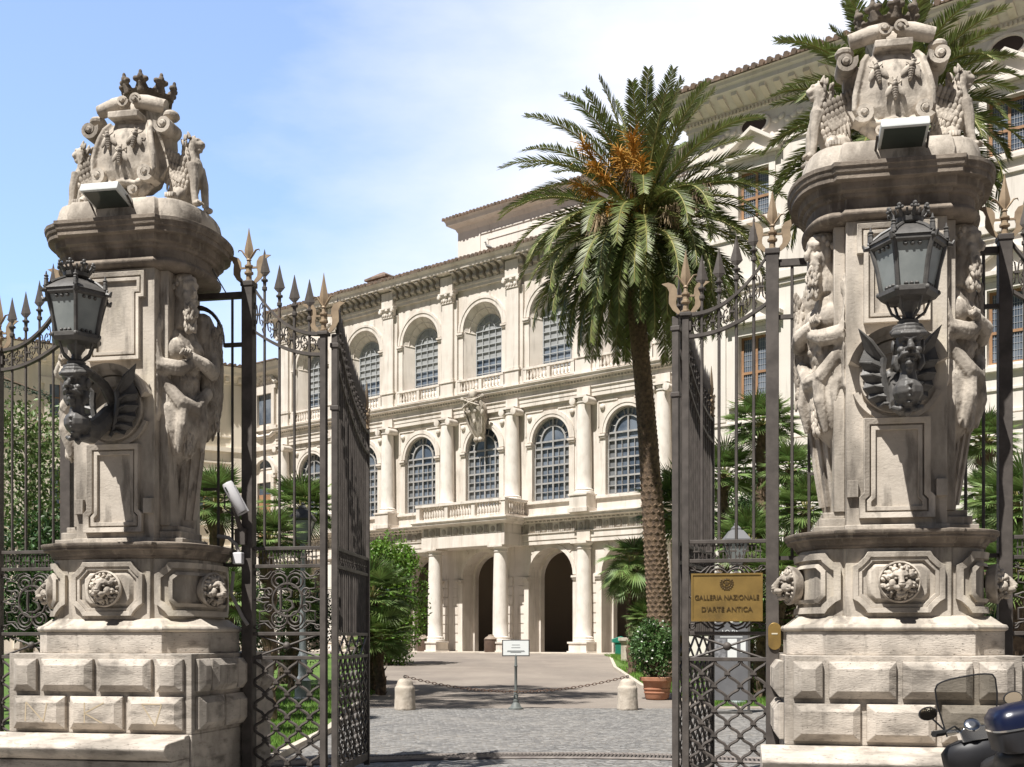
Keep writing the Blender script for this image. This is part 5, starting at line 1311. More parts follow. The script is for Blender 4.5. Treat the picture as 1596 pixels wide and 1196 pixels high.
t=thing('cable','thin black cable drooping from the pillar top to the iron tie above the security camera','cable',GW(-3.3,-.3,5.5),-AL)
m=MB(); m.tube([(-.36,-.25,.75),(-.26,-.15,.62),(-.14,.0,.45),(-.06,.1,.25),(.02,.25,.05)],.008,4); m.build('wire',lampm,t)
# ------------------------------------------------------------------ vegetation
pleaf=M_('date_palm_leaflets',(.165,.185,.05),(.085,.115,.033),rough=.5,scale=.8,island=.45,trans=.18,spec=.5)
prach=M_('palm_leaf_stalk',(.24,.22,.07),rough=.6)
ptrunk=M_('palm_trunk_bark',(.185,.125,.078),(.075,.052,.036),rough=.95,scale=9,bump=.02,bscale=22)
orange=M_('orange_fruit_stalks',(.62,.36,.07),(.50,.25,.05),rough=.6,scale=6,trans=.2)
deadp=M_('dry_palm_tufts',(.42,.32,.20),(.30,.22,.13),rough=.9,scale=6)
fleaf=M_('fan_palm_blades',(.17,.24,.065),(.115,.175,.05),rough=.55,scale=.8,island=.45,trans=.25,spec=.5)
bark=M_('tree_bark',(.14,.10,.07),(.08,.06,.045),rough=.95,scale=8,bump=.01,bscale=25)
def leafm(n,c1,c2,tr=.28): return M_(n,c1,c2,rough=.5,scale=.9,island=.45,trans=tr,spec=.45)
shrubm=leafm('bright_shrub_leaves',(.15,.26,.03),(.075,.15,.02)); dkleaf=leafm('dark_evergreen_leaves',(.07,.125,.035),(.045,.09,.028)); hedgem=leafm('dark_hedge_leaves',(.035,.07,.022),(.025,.05,.018)); treem=leafm('olive_green_leaves',(.15,.21,.06),(.085,.125,.038)); potm=leafm('glossy_pot_shrub_leaves',(.08,.15,.04),(.05,.105,.03)); cedarm=leafm('cedar_needles',(.03,.06,.03),(.02,.04,.022))  # hedge leaves are simply the darkest broadleaf green
def frond(lm,rm,o,az,el,L,droop,rd,nl=70,ll=.46,wd=.040):
    """one feather leaf: curved midrib with two ranks of narrow leaflets"""
    N=14; pts=[]; p=Vector(o); dirs=[]; twist=rd.uniform(-.5,.5)
    for i in range(N+1):
        t=i/N; e=max(el-droop*1.15*t**1.55,R(-89)); d=Vector((cos(az)*cos(e),sin(az)*cos(e),sin(e))); dirs.append(d); pts.append(p.copy()); p=p+d*(L/N)
    rm.tube(pts,[.045*(1-.85*i/N)+.004 for i in range(N+1)],4)
    side0=Vector((-sin(az),cos(az),0)); vs=[];fs=[]
    for k in range(nl):
        t=.10+.90*(k+.5)/nl; f=t*N; i=min(int(f),N-1); b=pts[i].lerp(pts[i+1],f-i); d=dirs[i]
        up=side0.cross(d).normalized()
        if up.z<0 and abs(d.z)<.95: up=-up
        l=ll*(.45+.75*min(1,t*3.2))*(1-.62*max(0,(t-.55)/.45)**1.6)
        for s in (-1,1):
            q=(side0*s*cos(twist*.5)+up*(.30+rd.uniform(-.14,.18))).normalized()
            v=(q*rd.uniform(.70,.82)+d*rd.uniform(.62,.85)).normalized(); v.z-=.16*rd.random(); v.normalize()
            w=d*wd; m_=b+v*l*.5; e_=b+v*l+Vector((0,0,-.06*l)); o_=len(vs)
            vs+=[b-w*.5,b+w*.5,m_+w,e_,m_-w*.6]; fs.append((o_,o_+1,o_+2,o_+3,o_+4))
    lm.add(vs,fs)
def date_palm(label,c,trunk,rads,spec,seed,fruit=True,R_=3.6):
    rd=random.Random(seed); t=thing('date_palm',label,'palm tree',(trunk[0][0],trunk[0][1],trunk[0][2]),0,'tall date palms'); O=Vector(trunk[0])
    lm=MB(); rm=MB(); c=Vector(c)-O; n=len(spec); ga=2.399963
    for i,(el,L,dr) in enumerate(spec):
        az=i*ga+rd.uniform(-.15,.15)
        if fruit and R(14)<el<R(82) and abs((az-R(262)+PI)%(2*PI)-PI)<R(48) and i%5: continue
        o=c+Vector((cos(az)*.18,sin(az)*.18,rd.uniform(-.25,.25)+.5*sin(el)))
        frond(lm,rm,o,az,el,L*rd.uniform(.9,1.08),dr*rd.uniform(.9,1.12),rd)
    cr=lm.build('crown',pleaf,t,0); rm.build('midribs',prach,cr,40)
    tr=MB(); pts=[Vector(p)-O for p in trunk]; sub_=[]; rs=[]
    for i in range(len(pts)-1):
        k=12
        for j in range(k): sub_.append(pts[i].lerp(pts[i+1],j/k)); rs.append(lerp(rads[i],rads[i+1],j/k))
    sub_.append(pts[-1]); rs.append(rads[-1])
    tr.tube(sub_,rs,14)
    H=(pts[-1]-pts[0]).length; nb=int(H/.16)
    for k in range(nb):       # old leaf bases in diamond rows
        f=(k+.5)/nb*(len(sub_)-1); i=min(int(f),len(sub_)-2); p=sub_[i].lerp(sub_[i+1],f-i); r=lerp(rs[i],rs[i+1],f-i)
        for j in range(11):
            a=2*PI*(j+.5*(k%2))/11; d=Vector((cos(a),sin(a),0)); sd=Vector((-sin(a),cos(a),0)); w=r*.26
            b=p+d*r*.97; tr.add([b-sd*w,b+Vector((0,0,-.08)),b+sd*w,b+Vector((0,0,.11))+d*.01,b+d*(.05 if f<len(sub_)*.45 else .022)+Vector((0,0,.055))],[(0,1,4),(1,2,4),(2,3,4),(3,0,4)])
    tr.build('trunk',ptrunk,t,0)
    if fruit:   # bundles of stalks standing out of the crown: fresh orange, dried beige, dark spent ones
        for u,v,dy,q,rr in ((985,212,-1.5,'o',.68),(1000,252,-1.9,'o',.55),(965,235,-1.7,'o',.5),(908,226,-1.2,'o',.55),(925,258,-1.6,'o',.5),(952,318,-1.7,'o',.45),(960,250,-.6,'o',.5),(934,340,-1.9,'d',.5),(1052,322,-1.9,'d',.48),(1100,292,-1.4,'r',.5),(985,270,-1.6,'r',.45),(898,285,-1.2,'o',.4)):
            m=MB(); e=P(u,v,36+dy)-O; b=c+(e-c)*.12; d=(e-c).normalized()
            m.tube([b,b.lerp(e,.5)+Vector((0,0,.12)),e],[.05,.04,.025],5)
            for i in range(95):
                s=b.lerp(e,rd.uniform(.62,1.0)); w_=(d*.8+Vector((rd.gauss(0,.6),rd.gauss(0,.6),rd.gauss(0,.5)))).normalized(); ln=rr*rd.uniform(.55,1.1)
                m.tube([s,s+w_*ln*.55,s+w_*ln+Vector((0,0,-.10 if q=='o' else -.55*rr*1.6))],[.016,.014,.007],3)
            m.build('fruit_stalks',orange if q=='o' else (deadp if q=='d' else ptrunk),t,0)
    return t
rd=random.Random(2)
def crownspec(n,L):
    """upright spears, arching middle ranks and a long hanging skirt"""
    S=[]
    for i in range(n):
        t=i/(n-1)
        if t<.11: el=lerp(86,64,t/.11); l=.86; dr=lerp(18,34,t/.11)
        elif t<.36: q=(t-.11)/.25; el=lerp(60,26,q); l=1.0; dr=lerp(50,72,q)
        elif t<.64: q=(t-.36)/.28; el=lerp(24,-14,q); l=1.0; dr=lerp(76,72,q)
        else: q=(t-.64)/.36; el=lerp(-8,-52,q); l=lerp(1.0,.84,q); dr=lerp(76,40,q)
        S.append((R(el),L*l,R(dr)))
    return S
tp=[P(1031,1062,36),P(1028,950,36),P(1021,850,36),P(1011,700,36),P(1003,600,36),P(993,500,36),P(993,390,36)]
date_palm('tall date palm with orange fruit stalks and a leaning trunk in front of the palace',P(1000,356,36),tp,[.46,.37,.34,.31,.28,.27,.36],crownspec(172,4.45),5)
tp=[P(1392,1040,31),P(1391,700,31),P(1388,250,31)]
date_palm('date palm whose fronds spread behind the shield of the right gate pillar',P(1388,215,31),tp,[.45,.38,.40],crownspec(135,3.6),8,False)
def fan_leaf(lm,rm,b,d,up,rad,rd,n=30,spread=2.1):
    """pleated fan: narrow blades radiating from the end of a stalk"""
    d=d.normalized(); sd=d.cross(up).normalized(); up=sd.cross(d).normalized(); vs=[];fs=[]
    for k in range(n):
        a=lerp(-spread,spread,(k+.5)/n); v=(d*cos(a)+sd*sin(a)+up*.22*(abs(a)/spread)**1.5).normalized(); l=rad*(1-.28*(abs(a)/spread)**2)*rd.uniform(.88,1.08)
        w=v.cross(up).normalized()*rad*.034; o=len(vs); m_=b+v*l*.55; e_=b+v*l+Vector((0,0,-.16*l*rd.random()))
        vs+=[b,m_+w,e_,m_-w,m_+up*rad*.02]; fs+=[(o,o+1,o+4),(o+1,o+2,o+4),(o+2,o+3,o+4),(o+3,o,o+4)]
    lm.add(vs,fs)
def fan_palm(u,v,Y,rp,label,seed,lo=-.5,n=34,droop=0):
    rd=random.Random(seed); c=P(u,v,Y); g=gz(Y); t=thing('fan_palm',label,'fan palm',(c.x,c.y,g),0,'fan palms behind the gates'); h=c.z-g; rr=rp*Y/F
    lm=MB(); rm=MB(); C=Vector((0,0,h))
    for i in range(n):
        az=i*2.399963+rd.uniform(-.2,.2); el=lerp(1.45,lo,((i+.5)/n)**.9); d=Vector((cos(az)*cos(el),sin(az)*cos(el),sin(el))); L=rr*rd.uniform(.42,.62)
        b=C+d*L+Vector((0,0,-droop*L*.3)); rm.tube([C,C+d*L*.5+Vector((0,0,.03)),b],[.016,.012,.008],4)
        d2=(d+Vector((0,0,-.22-droop))).normalized(); up=Vector((0,0,1)) if abs(d2.z)<.9 else Vector((cos(az),sin(az),0))
        fan_leaf(lm,rm,b,d2,up,rr*rd.uniform(.50,.66),rd)
    cr=lm.build('crown',fleaf,t,0); rm.build('leaf_stalks',prach,cr,0)
    tr=MB(); N=max(3,int(h/.12)); tr.tube([(0.04*sin(i*.7),0,h*i/N) for i in range(N+1)],[.13+.02*(i%2)+(.03 if i>N-3 else 0) for i in range(N+1)],9)
    for i in range(int(h/.05)):
        a=i*2.4; z=i*.05; tr.tube([(.13*cos(a),.13*sin(a),z),(.20*cos(a),.20*sin(a),z+.10)],[.025,.006],4)
    tr.build('trunk',ptrunk,t,0)
FPS=[(1187,665,30,62,'fan palm with the topmost small crown behind the right narrow side gate'),(1128,745,30.5,62,'fan palm between the right open leaf and its side gate, above the right lamp post'),(1232,735,29,52,'fan palm showing just left of the right pillar shaft, upper of two'),(1256,800,28,64,'fan palm showing just left of the right pillar shaft, lower of two'),
(1165,850,29.5,66,'fan palm directly behind the brass plaque top rail'),(1215,905,28.2,72,'low fan palm beside the left lion head of the right pillar'),(1185,975,28.6,58,'lowest fan palm behind the brass plaque'),(1064,800,38,78,'fan palm immediately right of the date palm trunk'),
(984,882,38.5,58,'wide drooping fan palm left of the date palm trunk'),(1008,968,38,38,'low fan palm at the foot of the date palm trunk'),
(1536,690,22,55,'fan palm showing just right of the right pillar shaft, upper of two'),(1540,775,21,55,'fan palm showing just right of the right pillar shaft, lower of two'),(1592,800,18,90,'bright fan palm at the right edge of the photo, upper of two'),(1585,905,17,90,'bright fan palm at the right edge of the photo, lower of two'),
(335,790,21.5,68,'fan palm between the left pillar and the security camera post'),(470,800,33,66,'fan palm behind the left lamp post lantern'),(418,845,22,60,'fan palm right of the security camera post'),(355,940,19,66,'dark fan palm low behind the right lion head of the left pillar'),(455,935,32,62,'dark fan palm behind the ring of the left narrow side gate'),
(578,935,31,72,'fan palm right of the left open leaf before the bright shrub'),(592,1000,30.5,58,'low fan palm at the foot of the bright shrub')]
for i,(u,v,Y,r,l) in enumerate(FPS): fan_palm(u,v,Y,r,l,30+i,-.9 if 'drooping' in l else -.55,44 if r>75 else 34,.45 if 'drooping' in l else 0)
def leafcloud(mb,c,r,n,size,rd,shell=.55,squash=1):
    """leaves scattered in uneven clumps through a crown, with gaps left between the clumps"""
    c=Vector(c); vs=[];fs=[]; sd=Vector((rd.uniform(0,50),rd.uniform(0,50),rd.uniform(0,50))); k=0; tries=0
    while k<n and tries<n*8:
        tries+=1
        d=Vector((rd.gauss(0,1),rd.gauss(0,1),rd.gauss(0,1))).normalized()
        edge=1+.22*noise.noise(d*2.2+sd)+.10*noise.noise(d*6+sd)
        q=rd.random()**.45; p=Vector((d.x*r[0],d.y*r[1],d.z*r[2]))*q*edge
        if noise.noise(p*(2.2/max(r))*1.6+sd)<-.12 and q>.5: continue
        a=Vector((rd.gauss(0,1),rd.gauss(0,1),rd.gauss(0,.6)+.5)).normalized(); b=a.orthogonal().normalized(); b.rotate(Matrix.Rotation(rd.uniform(0,6.28),3,a)); e=a.cross(b)
        s=size*rd.uniform(.6,1.25); o=len(vs); P_=c+p
        vs+=[P_-b*s*.5,P_+e*s*.24+a*s*.05,P_+b*s*.5,P_-e*s*.24+a*s*.05]; fs+=[(o,o+1,o+2,o+3)]; k+=1
    mb.add(vs,fs)
def bush(name,label,cat,u,v,Y,r,n,size,m,seed,clumps=7,group=None,trunk=True):
    rd=random.Random(seed); c=P(u,v,Y); g=gz(Y); t=thing(name,label,cat,(c.x,c.y,g),0,group); h=c.z-g; mb=MB()
    leafcloud(mb,(0,0,h),r,int(n*.5),size,rd)
    for i in range(clumps):
        d=Vector((rd.gauss(0,1),rd.gauss(0,1),rd.gauss(0,1))).normalized(); q=rd.uniform(.34,.5)
        leafcloud(mb,(d.x*r[0]*.72,d.y*r[1]*.72,h+d.z*r[2]*.72),(r[0]*q,r[1]*q,r[2]*q*.8),int(n*.5/clumps),size,rd)
    mb.build('crown',m,t,0)
    if trunk:
        tr=MB(); tr.tube([(0,0,-.05),(.03,.02,h*.4),(0,0,h)],[max(.06,r[0]*.09),max(.045,r[0]*.07),.03],8)
        for i in range(7):
            a=i*2.4; z=h*lerp(.35,.8,i/7); tr.tube([(0,0,z),(cos(a)*r[0]*.35,sin(a)*r[1]*.35,z+r[2]*.25),(cos(a)*r[0]*.6,sin(a)*r[1]*.6,z+r[2]*.4)],[.05,.03,.012],5)
        tr.build('trunk',bark,t,40)
    return t
bush('broadleaf_shrub','tall bright green shrub left of the palace columns','shrub',606,938,45,(1.55,1.6,2.6),17000,.16,shrubm,1,12)
bush('evergreen_tree','olive green leafy tree behind the side gate left of the left pillar','tree',40,755,30,(2.3,2.3,2.3),7500,.15,treem,2,9)
bush('evergreen_tree','darker leafy tree low behind the letter in the left side gate','tree',70,900,25,(1.6,1.5,1.5),8000,.14,dkleaf,3,6)
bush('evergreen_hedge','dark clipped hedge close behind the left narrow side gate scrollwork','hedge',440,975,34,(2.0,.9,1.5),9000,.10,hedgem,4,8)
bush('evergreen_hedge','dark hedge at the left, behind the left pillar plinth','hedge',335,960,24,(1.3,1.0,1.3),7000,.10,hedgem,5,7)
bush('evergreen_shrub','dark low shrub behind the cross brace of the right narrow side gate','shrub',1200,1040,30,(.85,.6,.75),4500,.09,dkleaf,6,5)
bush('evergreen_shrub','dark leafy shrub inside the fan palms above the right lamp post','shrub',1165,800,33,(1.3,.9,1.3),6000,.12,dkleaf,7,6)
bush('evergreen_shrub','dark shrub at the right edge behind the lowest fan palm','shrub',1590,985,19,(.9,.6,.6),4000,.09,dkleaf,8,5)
# cedar reaching in from the left
def cedar():
    Y=24; b=P(-70,1000,Y); g=gz(Y); t=thing('cedar_tree','dark cedar branch reaching in from the left edge behind the side gate','conifer',(b.x,b.y,g)); rd=random.Random(6); lm=MB(); br=MB()
    br.tube([(0,0,-.1),(.05,0,5),(0,0,10)],[.25,.18,.05],10)
    for i in range(15):
        z=2.9+i*.5; a=0 if i==8 else rd.uniform(0,6.28); z=7.02 if i==8 else z; L=1.95 if i==8 else rd.uniform(.9,1.4)*(1-.05*i)
        tip=Vector((cos(a)*L,sin(a)*L,z-.35)); br.tube([(0,0,z),(cos(a)*L*.5,sin(a)*L*.5,z+.02),tip],[.06,.04,.01],6)
        for k in range(420):
            f=rd.uniform(.2,1.04); p=Vector((cos(a)*L*f,sin(a)*L*f,z-.35*f*f)); sdv=Vector((-sin(a),cos(a),0))*rd.gauss(0,.14*(1.25-f))
            p+=sdv+Vector((0,0,rd.gauss(-.03,.05))); v=Vector((rd.gauss(0,1)+cos(a),rd.gauss(0,1),rd.gauss(-.2,.4))).normalized()*rd.uniform(.05,.11); w=v.orthogonal().normalized()*.012
            lm.add([p-w,p+w,p+v],[(0,1,2)])
    lm.build('crown',cedarm,t,0); br.build('trunk',bark,t,40)
cedar()
# ------------------------------------------------------------------ forecourt objects
bstone=M_('pale_worn_bollard_stone',(.52,.46,.385),(.40,.345,.28),rough=.9,scale=5,bump=.006,bscale=25,stain=[((.22,.18,.14),4,(1,1,.4),.55,.75,.6)])
def bollard(u,label):
    c=P(u,1109,25.8); t=thing('stone_bollard',label,'bollard',(c.x,c.y,gz(25.8)-.01),0,'stone bollards joined by a chain')
    m=MB(); m.lathe([(.235,0),(.24,.04),(.225,.30),(.222,.50),(.215,.52),(.19,.54),(.185,.58),(.165,.65),(.11,.695),(.02,.71)],24); me=sculpt('bollard_stone',m,.02,2,.014,.12); obj('shaft',me,bstone,t)
    k=MB(); k.tube([(0,0,.69),(0,0,.735)],.02,6); k.tube([(.03*cos(a),0,.75+.03*sin(a)) for a in [2*PI*i/12 for i in range(12)]],.009,5,closed=True); k.build('ring',lampm,t)
    return c
c1=bollard(631,'worn stone bollard left of the notice stand'); c2=bollard(978,'worn stone bollard right of the notice stand beside the potted shrub')
t=thing('chain','rusty chain sagging between the two stone bollards','chain',(0,25.8,gz(25.8)))
m=MB(); N=64; A=Vector((c1.x,0,.745)); B=Vector((c2.x,0,.745))
for i in range(N):
    f=(i+.5)/N; p=A.lerp(B,f); p.z-=.34*4*f*(1-f); sl_=-.34*4*(1-2*f)/(B.x-A.x); d=Vector((1,0,sl_)).normalized(); n_=Vector((0,1,0)) if i%2 else d.cross(Vector((0,1,0)))
    m.tube([p+d*.052*cos(a)+n_*.024*sin(a) for a in [2*PI*j/10 for j in range(10)]],.008,4,closed=True)
m.build('links',M_('rusty_chain_iron',(.14,.08,.05),(.08,.055,.045),rough=.8,scale=20),t)
# notice stand
c=P(804,1109,25.9); t=thing('notice_stand','white notice board on a dark cast stand between the bollards','notice stand',(c.x,c.y,gz(25.9)))
m=MB(); m.lathe([(.17,0),(.17,.03),(.12,.06),(.09,.12),(.06,.16),(.07,.20),(.05,.24),(.055,.32),(.035,.36),(.045,.40),(.032,.44),(.030,.95),(.045,.97),(.03,1.0),(.022,1.24)],16); m.build('stand',M_('grey_green_cast_iron',(.14,.15,.14),(.09,.10,.095),rough=.6,scale=12),t,40)
m=MB(); m.box(-.31,.31,-.02,.02,1.19,1.565); m.build('frame',lampm,t,0,.005)
pw=M_('white_paper',(.74,.76,.74),rough=.6); ink=M_('grey_ink',(.20,.21,.21),rough=.7)
m=MB(); rect(m,-.285,.285,1.215,1.54,-.0215); m.build('paper',pw,t,0)
m=MB()
for z,w_ in ((1.445,.09),(1.385,.10),(1.315,.19),(1.295,.20),(1.275,.12)): m.box(-w_,w_,-.0245,-.0225,z-.005,z+.005)
m.build('printed_lines',ink,t,0)
# potted gardenia
terra=M_('terracotta',(.42,.20,.12),(.34,.155,.09),rough=.85,scale=5,stain=[((.50,.40,.32),3,(1,1,.5),.55,.75,.5)])
Y=29; c=P(1024,1097,Y); g=gz(Y)
t=thing('plant_pot','terracotta pot holding a rounded shrub beside the right bollard','pot',(c.x,c.y,g))
m=MB(); m.lathe([(.27,0),(.30,.05),(.35,.40),(.37,.46),(.43,.47),(.44,.55),(.41,.56),(.38,.53),(.02,.50)],28); m.lathe([(.333,.24),(.345,.25),(.347,.27),(.338,.28)],28); m.lathe([(.318,.15),(.33,.16),(.332,.18),(.322,.19)],28); m.build('body',terra,t,40)
t=bush('potted_shrub','rounded glossy shrub with white flecks growing in the terracotta pot','shrub',1020,1012,Y,(.60,.60,.78),5200,.10,potm,12,6)
m=MB(); rd=random.Random(3)
for i in range(46):
    a,e=rd.uniform(0,6.28),rd.uniform(-.8,1.5); q=rd.uniform(.75,1.0); m.sph((.58*cos(a)*cos(e)*q,.58*sin(a)*cos(e)*q,P(1020,1012,Y).z-g+.76*sin(e)*q),(.028,.028,.02),None,6,4)
m.build('flowers',M_('white_petals',(.72,.72,.66),rough=.6),t)
# lamp posts
lpm=M_('pale_grey_post_paint',(.30,.32,.33),(.22,.24,.25),rough=.5,scale=6); lroof=M_('grey_lantern_roof',(.15,.15,.155),rough=.45)
def lamp_post(u,Y,zl,label,dark):
    c=P(u,1000,Y); g=gz(Y); t=thing('lamp_post',label,'lamp post',(c.x,c.y,g),0,'lamp posts behind the gates'); zl=zl-g
    m=MB(); m.lathe([(.24,0),(.24,.10),(.20,.13),(.19,.50),(.21,.53),(.15,.58),(.11,.66),(.10,1.1),(.13,1.13),(.10,1.17),(.085,1.25),(.07,zl*.66),(.09,zl*.67),(.065,zl*.69),(.05,zl-.1),(.08,zl-.06),(.05,zl)],14); m.build('post',lpm,t,40)
    f=MB(); f.loft([[(s*x,s2*x,z) for s,s2 in ((-1,-1),(1,-1),(1,1),(-1,1))] for x,z in ((.12,zl),(.13,zl+.03),(.13,zl+.05))])
    for s,s2 in ((-1,-1),(1,-1),(1,1),(-1,1)): f.tube([(s*.13,s2*.13,zl+.04),(s*.25,s2*.25,zl+.55)],.016,5)
    f.build('frame',lampm,t)
    r=MB(); r.loft([[(s*x,s2*x,z) for s,s2 in ((-1,-1),(1,-1),(1,1),(-1,1))] for x,z in ((.27,zl+.55),(.29,zl+.57),(.29,zl+.60),(.15,zl+.80),(.10,zl+.82),(.10,zl+.86),(.05,zl+.92))]); r.sph((0,0,zl+.95),.045); r.build('roof',lampm if dark else lroof,t,30)
    for k in range(4):
        a=k*PI/2; q=lambda x,y,z:(x*cos(a)-y*sin(a),x*sin(a)+y*cos(a),z); gl=MB(); gl.add([q(-.122,-.125,zl+.06),q(.122,-.125,zl+.06),q(.238,-.243,zl+.54),q(-.238,-.243,zl+.54)],[(0,1,2,3)]); gl.build('pane',lglass,t,0)
lamp_post(472,28,3.95,'lamp post with a dark lantern behind the left narrow side gate',True); lamp_post(1147,26.9,3.35,'lamp post with a pale grey roof behind the right narrow side gate',False)
# information board behind the right side gate
Y=24.8; c=P(1138,1100,Y); g=gz(Y); t=thing('information_board','grey information board with white sheets behind the right narrow side gate','information board',(c.x,c.y,g))
m=MB(); m.box(-.42,.42,-.02,.02,.28,1.95); m.build('panel',M_('grey_board',(.16,.16,.165),(.13,.13,.135),rough=.6,scale=3),t,0,.005)
m=MB(); 
for s in (-.40,.40): m.box(s-.025,s+.025,-.03,.03,0,1.98)
m.box(-.44,.44,-.18,.18,0,.04); m.build('stand',lampm,t,0)
m=MB(); rect(m,-.06,.14,1.18,1.60,-.024); rect(m,.22,.33,1.30,1.58,-.024); m.build('white_sheet',pw,t,0)
m=MB(); rect(m,-.36,-.10,1.20,1.60,-.0235); m.build('grey_picture',M_('grey_picture',(.32,.32,.33),(.12,.12,.125),rough=.6,scale=14),t,0)
for body,z,s in (("LO PA",1.74,.13),):
    o=obj('lettering',text_mesh(body,s,.002),pw,t); o.rotation_euler=(PI/2,0,0); o.location=(0,-.025,z)
m=MB(); m.box(-.22,.26,-.024,-.022,1.63,1.65); m.build('caption_line',pw,t,0)
# bins, plinth near the palace
binm=M_('brown_bin_metal',(.13,.085,.06),(.10,.065,.05),rough=.6,scale=4)
def lbin(u,label):
    Y=66 if u<700 else 62.6; c=P(u,1017,Y); t=thing('litter_bin',label,'litter bin',(c.x,c.y,gz(Y)),0,'brown bins by the portico columns')
    m=MB(); m.lathe([(.34,0),(.36,.05),(.36,.70),(.38,.72),(.38,.76)],18); m.build('drum',binm,t,40); m=MB(); m.lathe([(.36,.76),(.30,.84),(.16,.92),(.14,.98),(.03,1.0)],18); m.build('lid',M_('worn_lid',(.24,.19,.15),rough=.6) if 'worn_lid' not in bpy.data.materials else bpy.data.materials['worn_lid'],t,40)
lbin(660,'brown bin beside the column nearest the bright shrub'); lbin(765,'brown bin beside the column behind the notice stand')
Y=54; c=P(968,1012,Y); t=thing('recycling_bin','green bin with a sloped lid by the dark arch','bin',(c.x,c.y,gz(Y)))
gm=M_('green_plastic',(.02,.19,.13),rough=.5); m=MB(); m.loft([[(-a,-a,z),(a,-a,z),(a,a,z),(-a,a,z)] for a,z in ((.26,0),(.30,.62))]); m.build('body',gm,t,0,.01); m=MB(); m.ext([(-.42,.62),(.34,.62),(.34,.72),(0,.92),(-.42,.78)],-.34,.34); m.build('lid',gm,t,0,.01)
Y=47; c=P(984,1032,Y); t=thing('stone_plinth','pale stone plinth with a projecting top slab on the right lawn','plinth',(c.x,c.y,gz(Y)),R(-15))
m=MB(); m.box(-.36,.50,-.4,.4,0,.86); m.build('block',bstone,t,0,.015); m=MB(); m.box(-.46,.60,-.5,.5,.86,1.0); m.box(-.42,.56,-.46,.46,.80,.858); m.build('slab',bstone,t,0,.015)
t=thing('plinth_spike','green leafy spike standing on the pale stone plinth','plant',(c.x,c.y,gz(Y)+1.0)); m=MB()
fan_leaf(m,m,Vector((.1,0,.05)),Vector((.6,0,.8)),Vector((0,-1,.2)),.75,random.Random(4),9,.35); m.tube([(0,0,0),(.1,0,.08)],.02,5); m.build('leaves',fleaf,t,0)
# gull on the palace eaves
gb=M_('gull_grey_white',(.36,.35,.34),(.30,.29,.28),rough=.8,scale=8)
Mx=Matrix.Rotation(-BETA,3,'Z')@Vector((-1.4,-.3,0)); t=thing('gull','grey gull standing on the roof edge of the palace','bird',(Mx.x,63.66+Mx.y,23.22),R(20))
m=MB(); m.sph((0,0,.22),(.21,.10,.10),(0,18,0)); m.tube([(-.12,0,.28),(-.19,0,.38),(-.21,0,.44)],[.07,.05,.045],8); m.sph((-.22,0,.46),(.06,.05,.05)); m.tube([(-.27,0,.46),(-.34,0,.44)],[.02,.006],5); m.tube([(.14,0,.18),(.36,0,.10)],[.06,.02],6); obj('body',sculpt('gull_body',m,.012,2),gb,t)
m=MB()
for s in (-.03,.03): m.tube([(0,s,.14),(.01,s,0)],.009,4)
m.build('legs',terra,t)
# ------------------------------------------------------------------ scooter parked in front of the right pillar
blk=M_('black_scooter_plastic',(.016,.016,.018),(.024,.024,.027),rough=.5,spec=.4,scale=5); rub=M_('black_rubber',(.012,.012,.012),rough=.85); chrome=M_('chrome',(.62,.62,.62),rough=.15,metal=1); blu=M_('dark_blue_gloss',(.005,.008,.028),rough=.28,spec=.5); vinyl=M_('black_seat_vinyl',(.02,.02,.022),rough=.45)
mirr=M_('mirror_face',(.75,.68,.55),rough=.06,metal=1)
def wscreen():
    m=bpy.data.materials.new('smoked_windscreen'); m.use_nodes=True; t=m.node_tree; o=t.nodes['Material Output']; b=t.nodes['Principled BSDF']; tr=t.nodes.new('ShaderNodeBsdfTransparent'); tr.inputs[0].default_value=(.40,.395,.375,1); b.inputs['Base Color'].default_value=(.05,.05,.045,1); b.inputs['Roughness'].default_value=.08
    mx=t.nodes.new('ShaderNodeMixShader'); mx.inputs[0].default_value=.12; t.links.new(tr.outputs[0],mx.inputs[1]); t.links.new(b.outputs[0],mx.inputs[2]); t.links.new(mx.outputs[0],o.inputs[0]); return m
t=thing('motor_scooter','black scooter with a smoked windscreen parked at the foot of the right gate pillar','scooter',(3.80,8.72,-.05),R(-5)); t.rotation_euler=(0,R(-11),R(-5))
def wheel(y):
    w=MB(); w.lathe([(.20,-.05),(.25,-.06),(.275,-.03),(.28,0),(.275,.03),(.25,.06),(.20,.05)],28,(0,y,.28),Matrix.Rotation(PI/2,3,'Y')); o=w.build('wheel',rub,t,40); r=MB(); r.lathe([(.03,-.06),(.20,-.04),(.20,.04),(.03,.06)],20,(0,y,.28),Matrix.Rotation(PI/2,3,'Y')); r.build('rim',chrome,o,40)
wheel(.68); wheel(-.62)
m=MB(); L=[]
for z,w,y,d in ((.30,.10,.66,.14),(.45,.17,.60,.18),(.62,.22,.54,.20),(.76,.26,.48,.20),(.84,.27,.44,.16),(.90,.22,.42,.12),(.93,.12,.42,.07)):
    L.append([(w*cos(a),y+d*sin(a),z) for a in [2*PI*i/16 for i in range(16)]])
m.loft(L); m.loft([[(w*cos(a),.68+.30*math.sin(b_),.28+.30*cos(b_)+.012*sin(a)) for w in (-.08,.08) for a in (0,1.57)] for b_ in [lerp(-.9,1.1,i/8) for i in range(9)]]); m.build('front_fairing',blk,t,45)
m=MB(); m.loft([[(s*w,y,z) for s in (-1,1)]+[(s*w,y,z-.12) for s in (1,-1)] for w,y,z in ((.17,.40,.42),(.19,.20,.36),(.19,-.05,.36),(.2,-.2,.5),(.2,-.5,.62),(.16,-.8,.68))]); m.build('body',blk,t,35,.02)
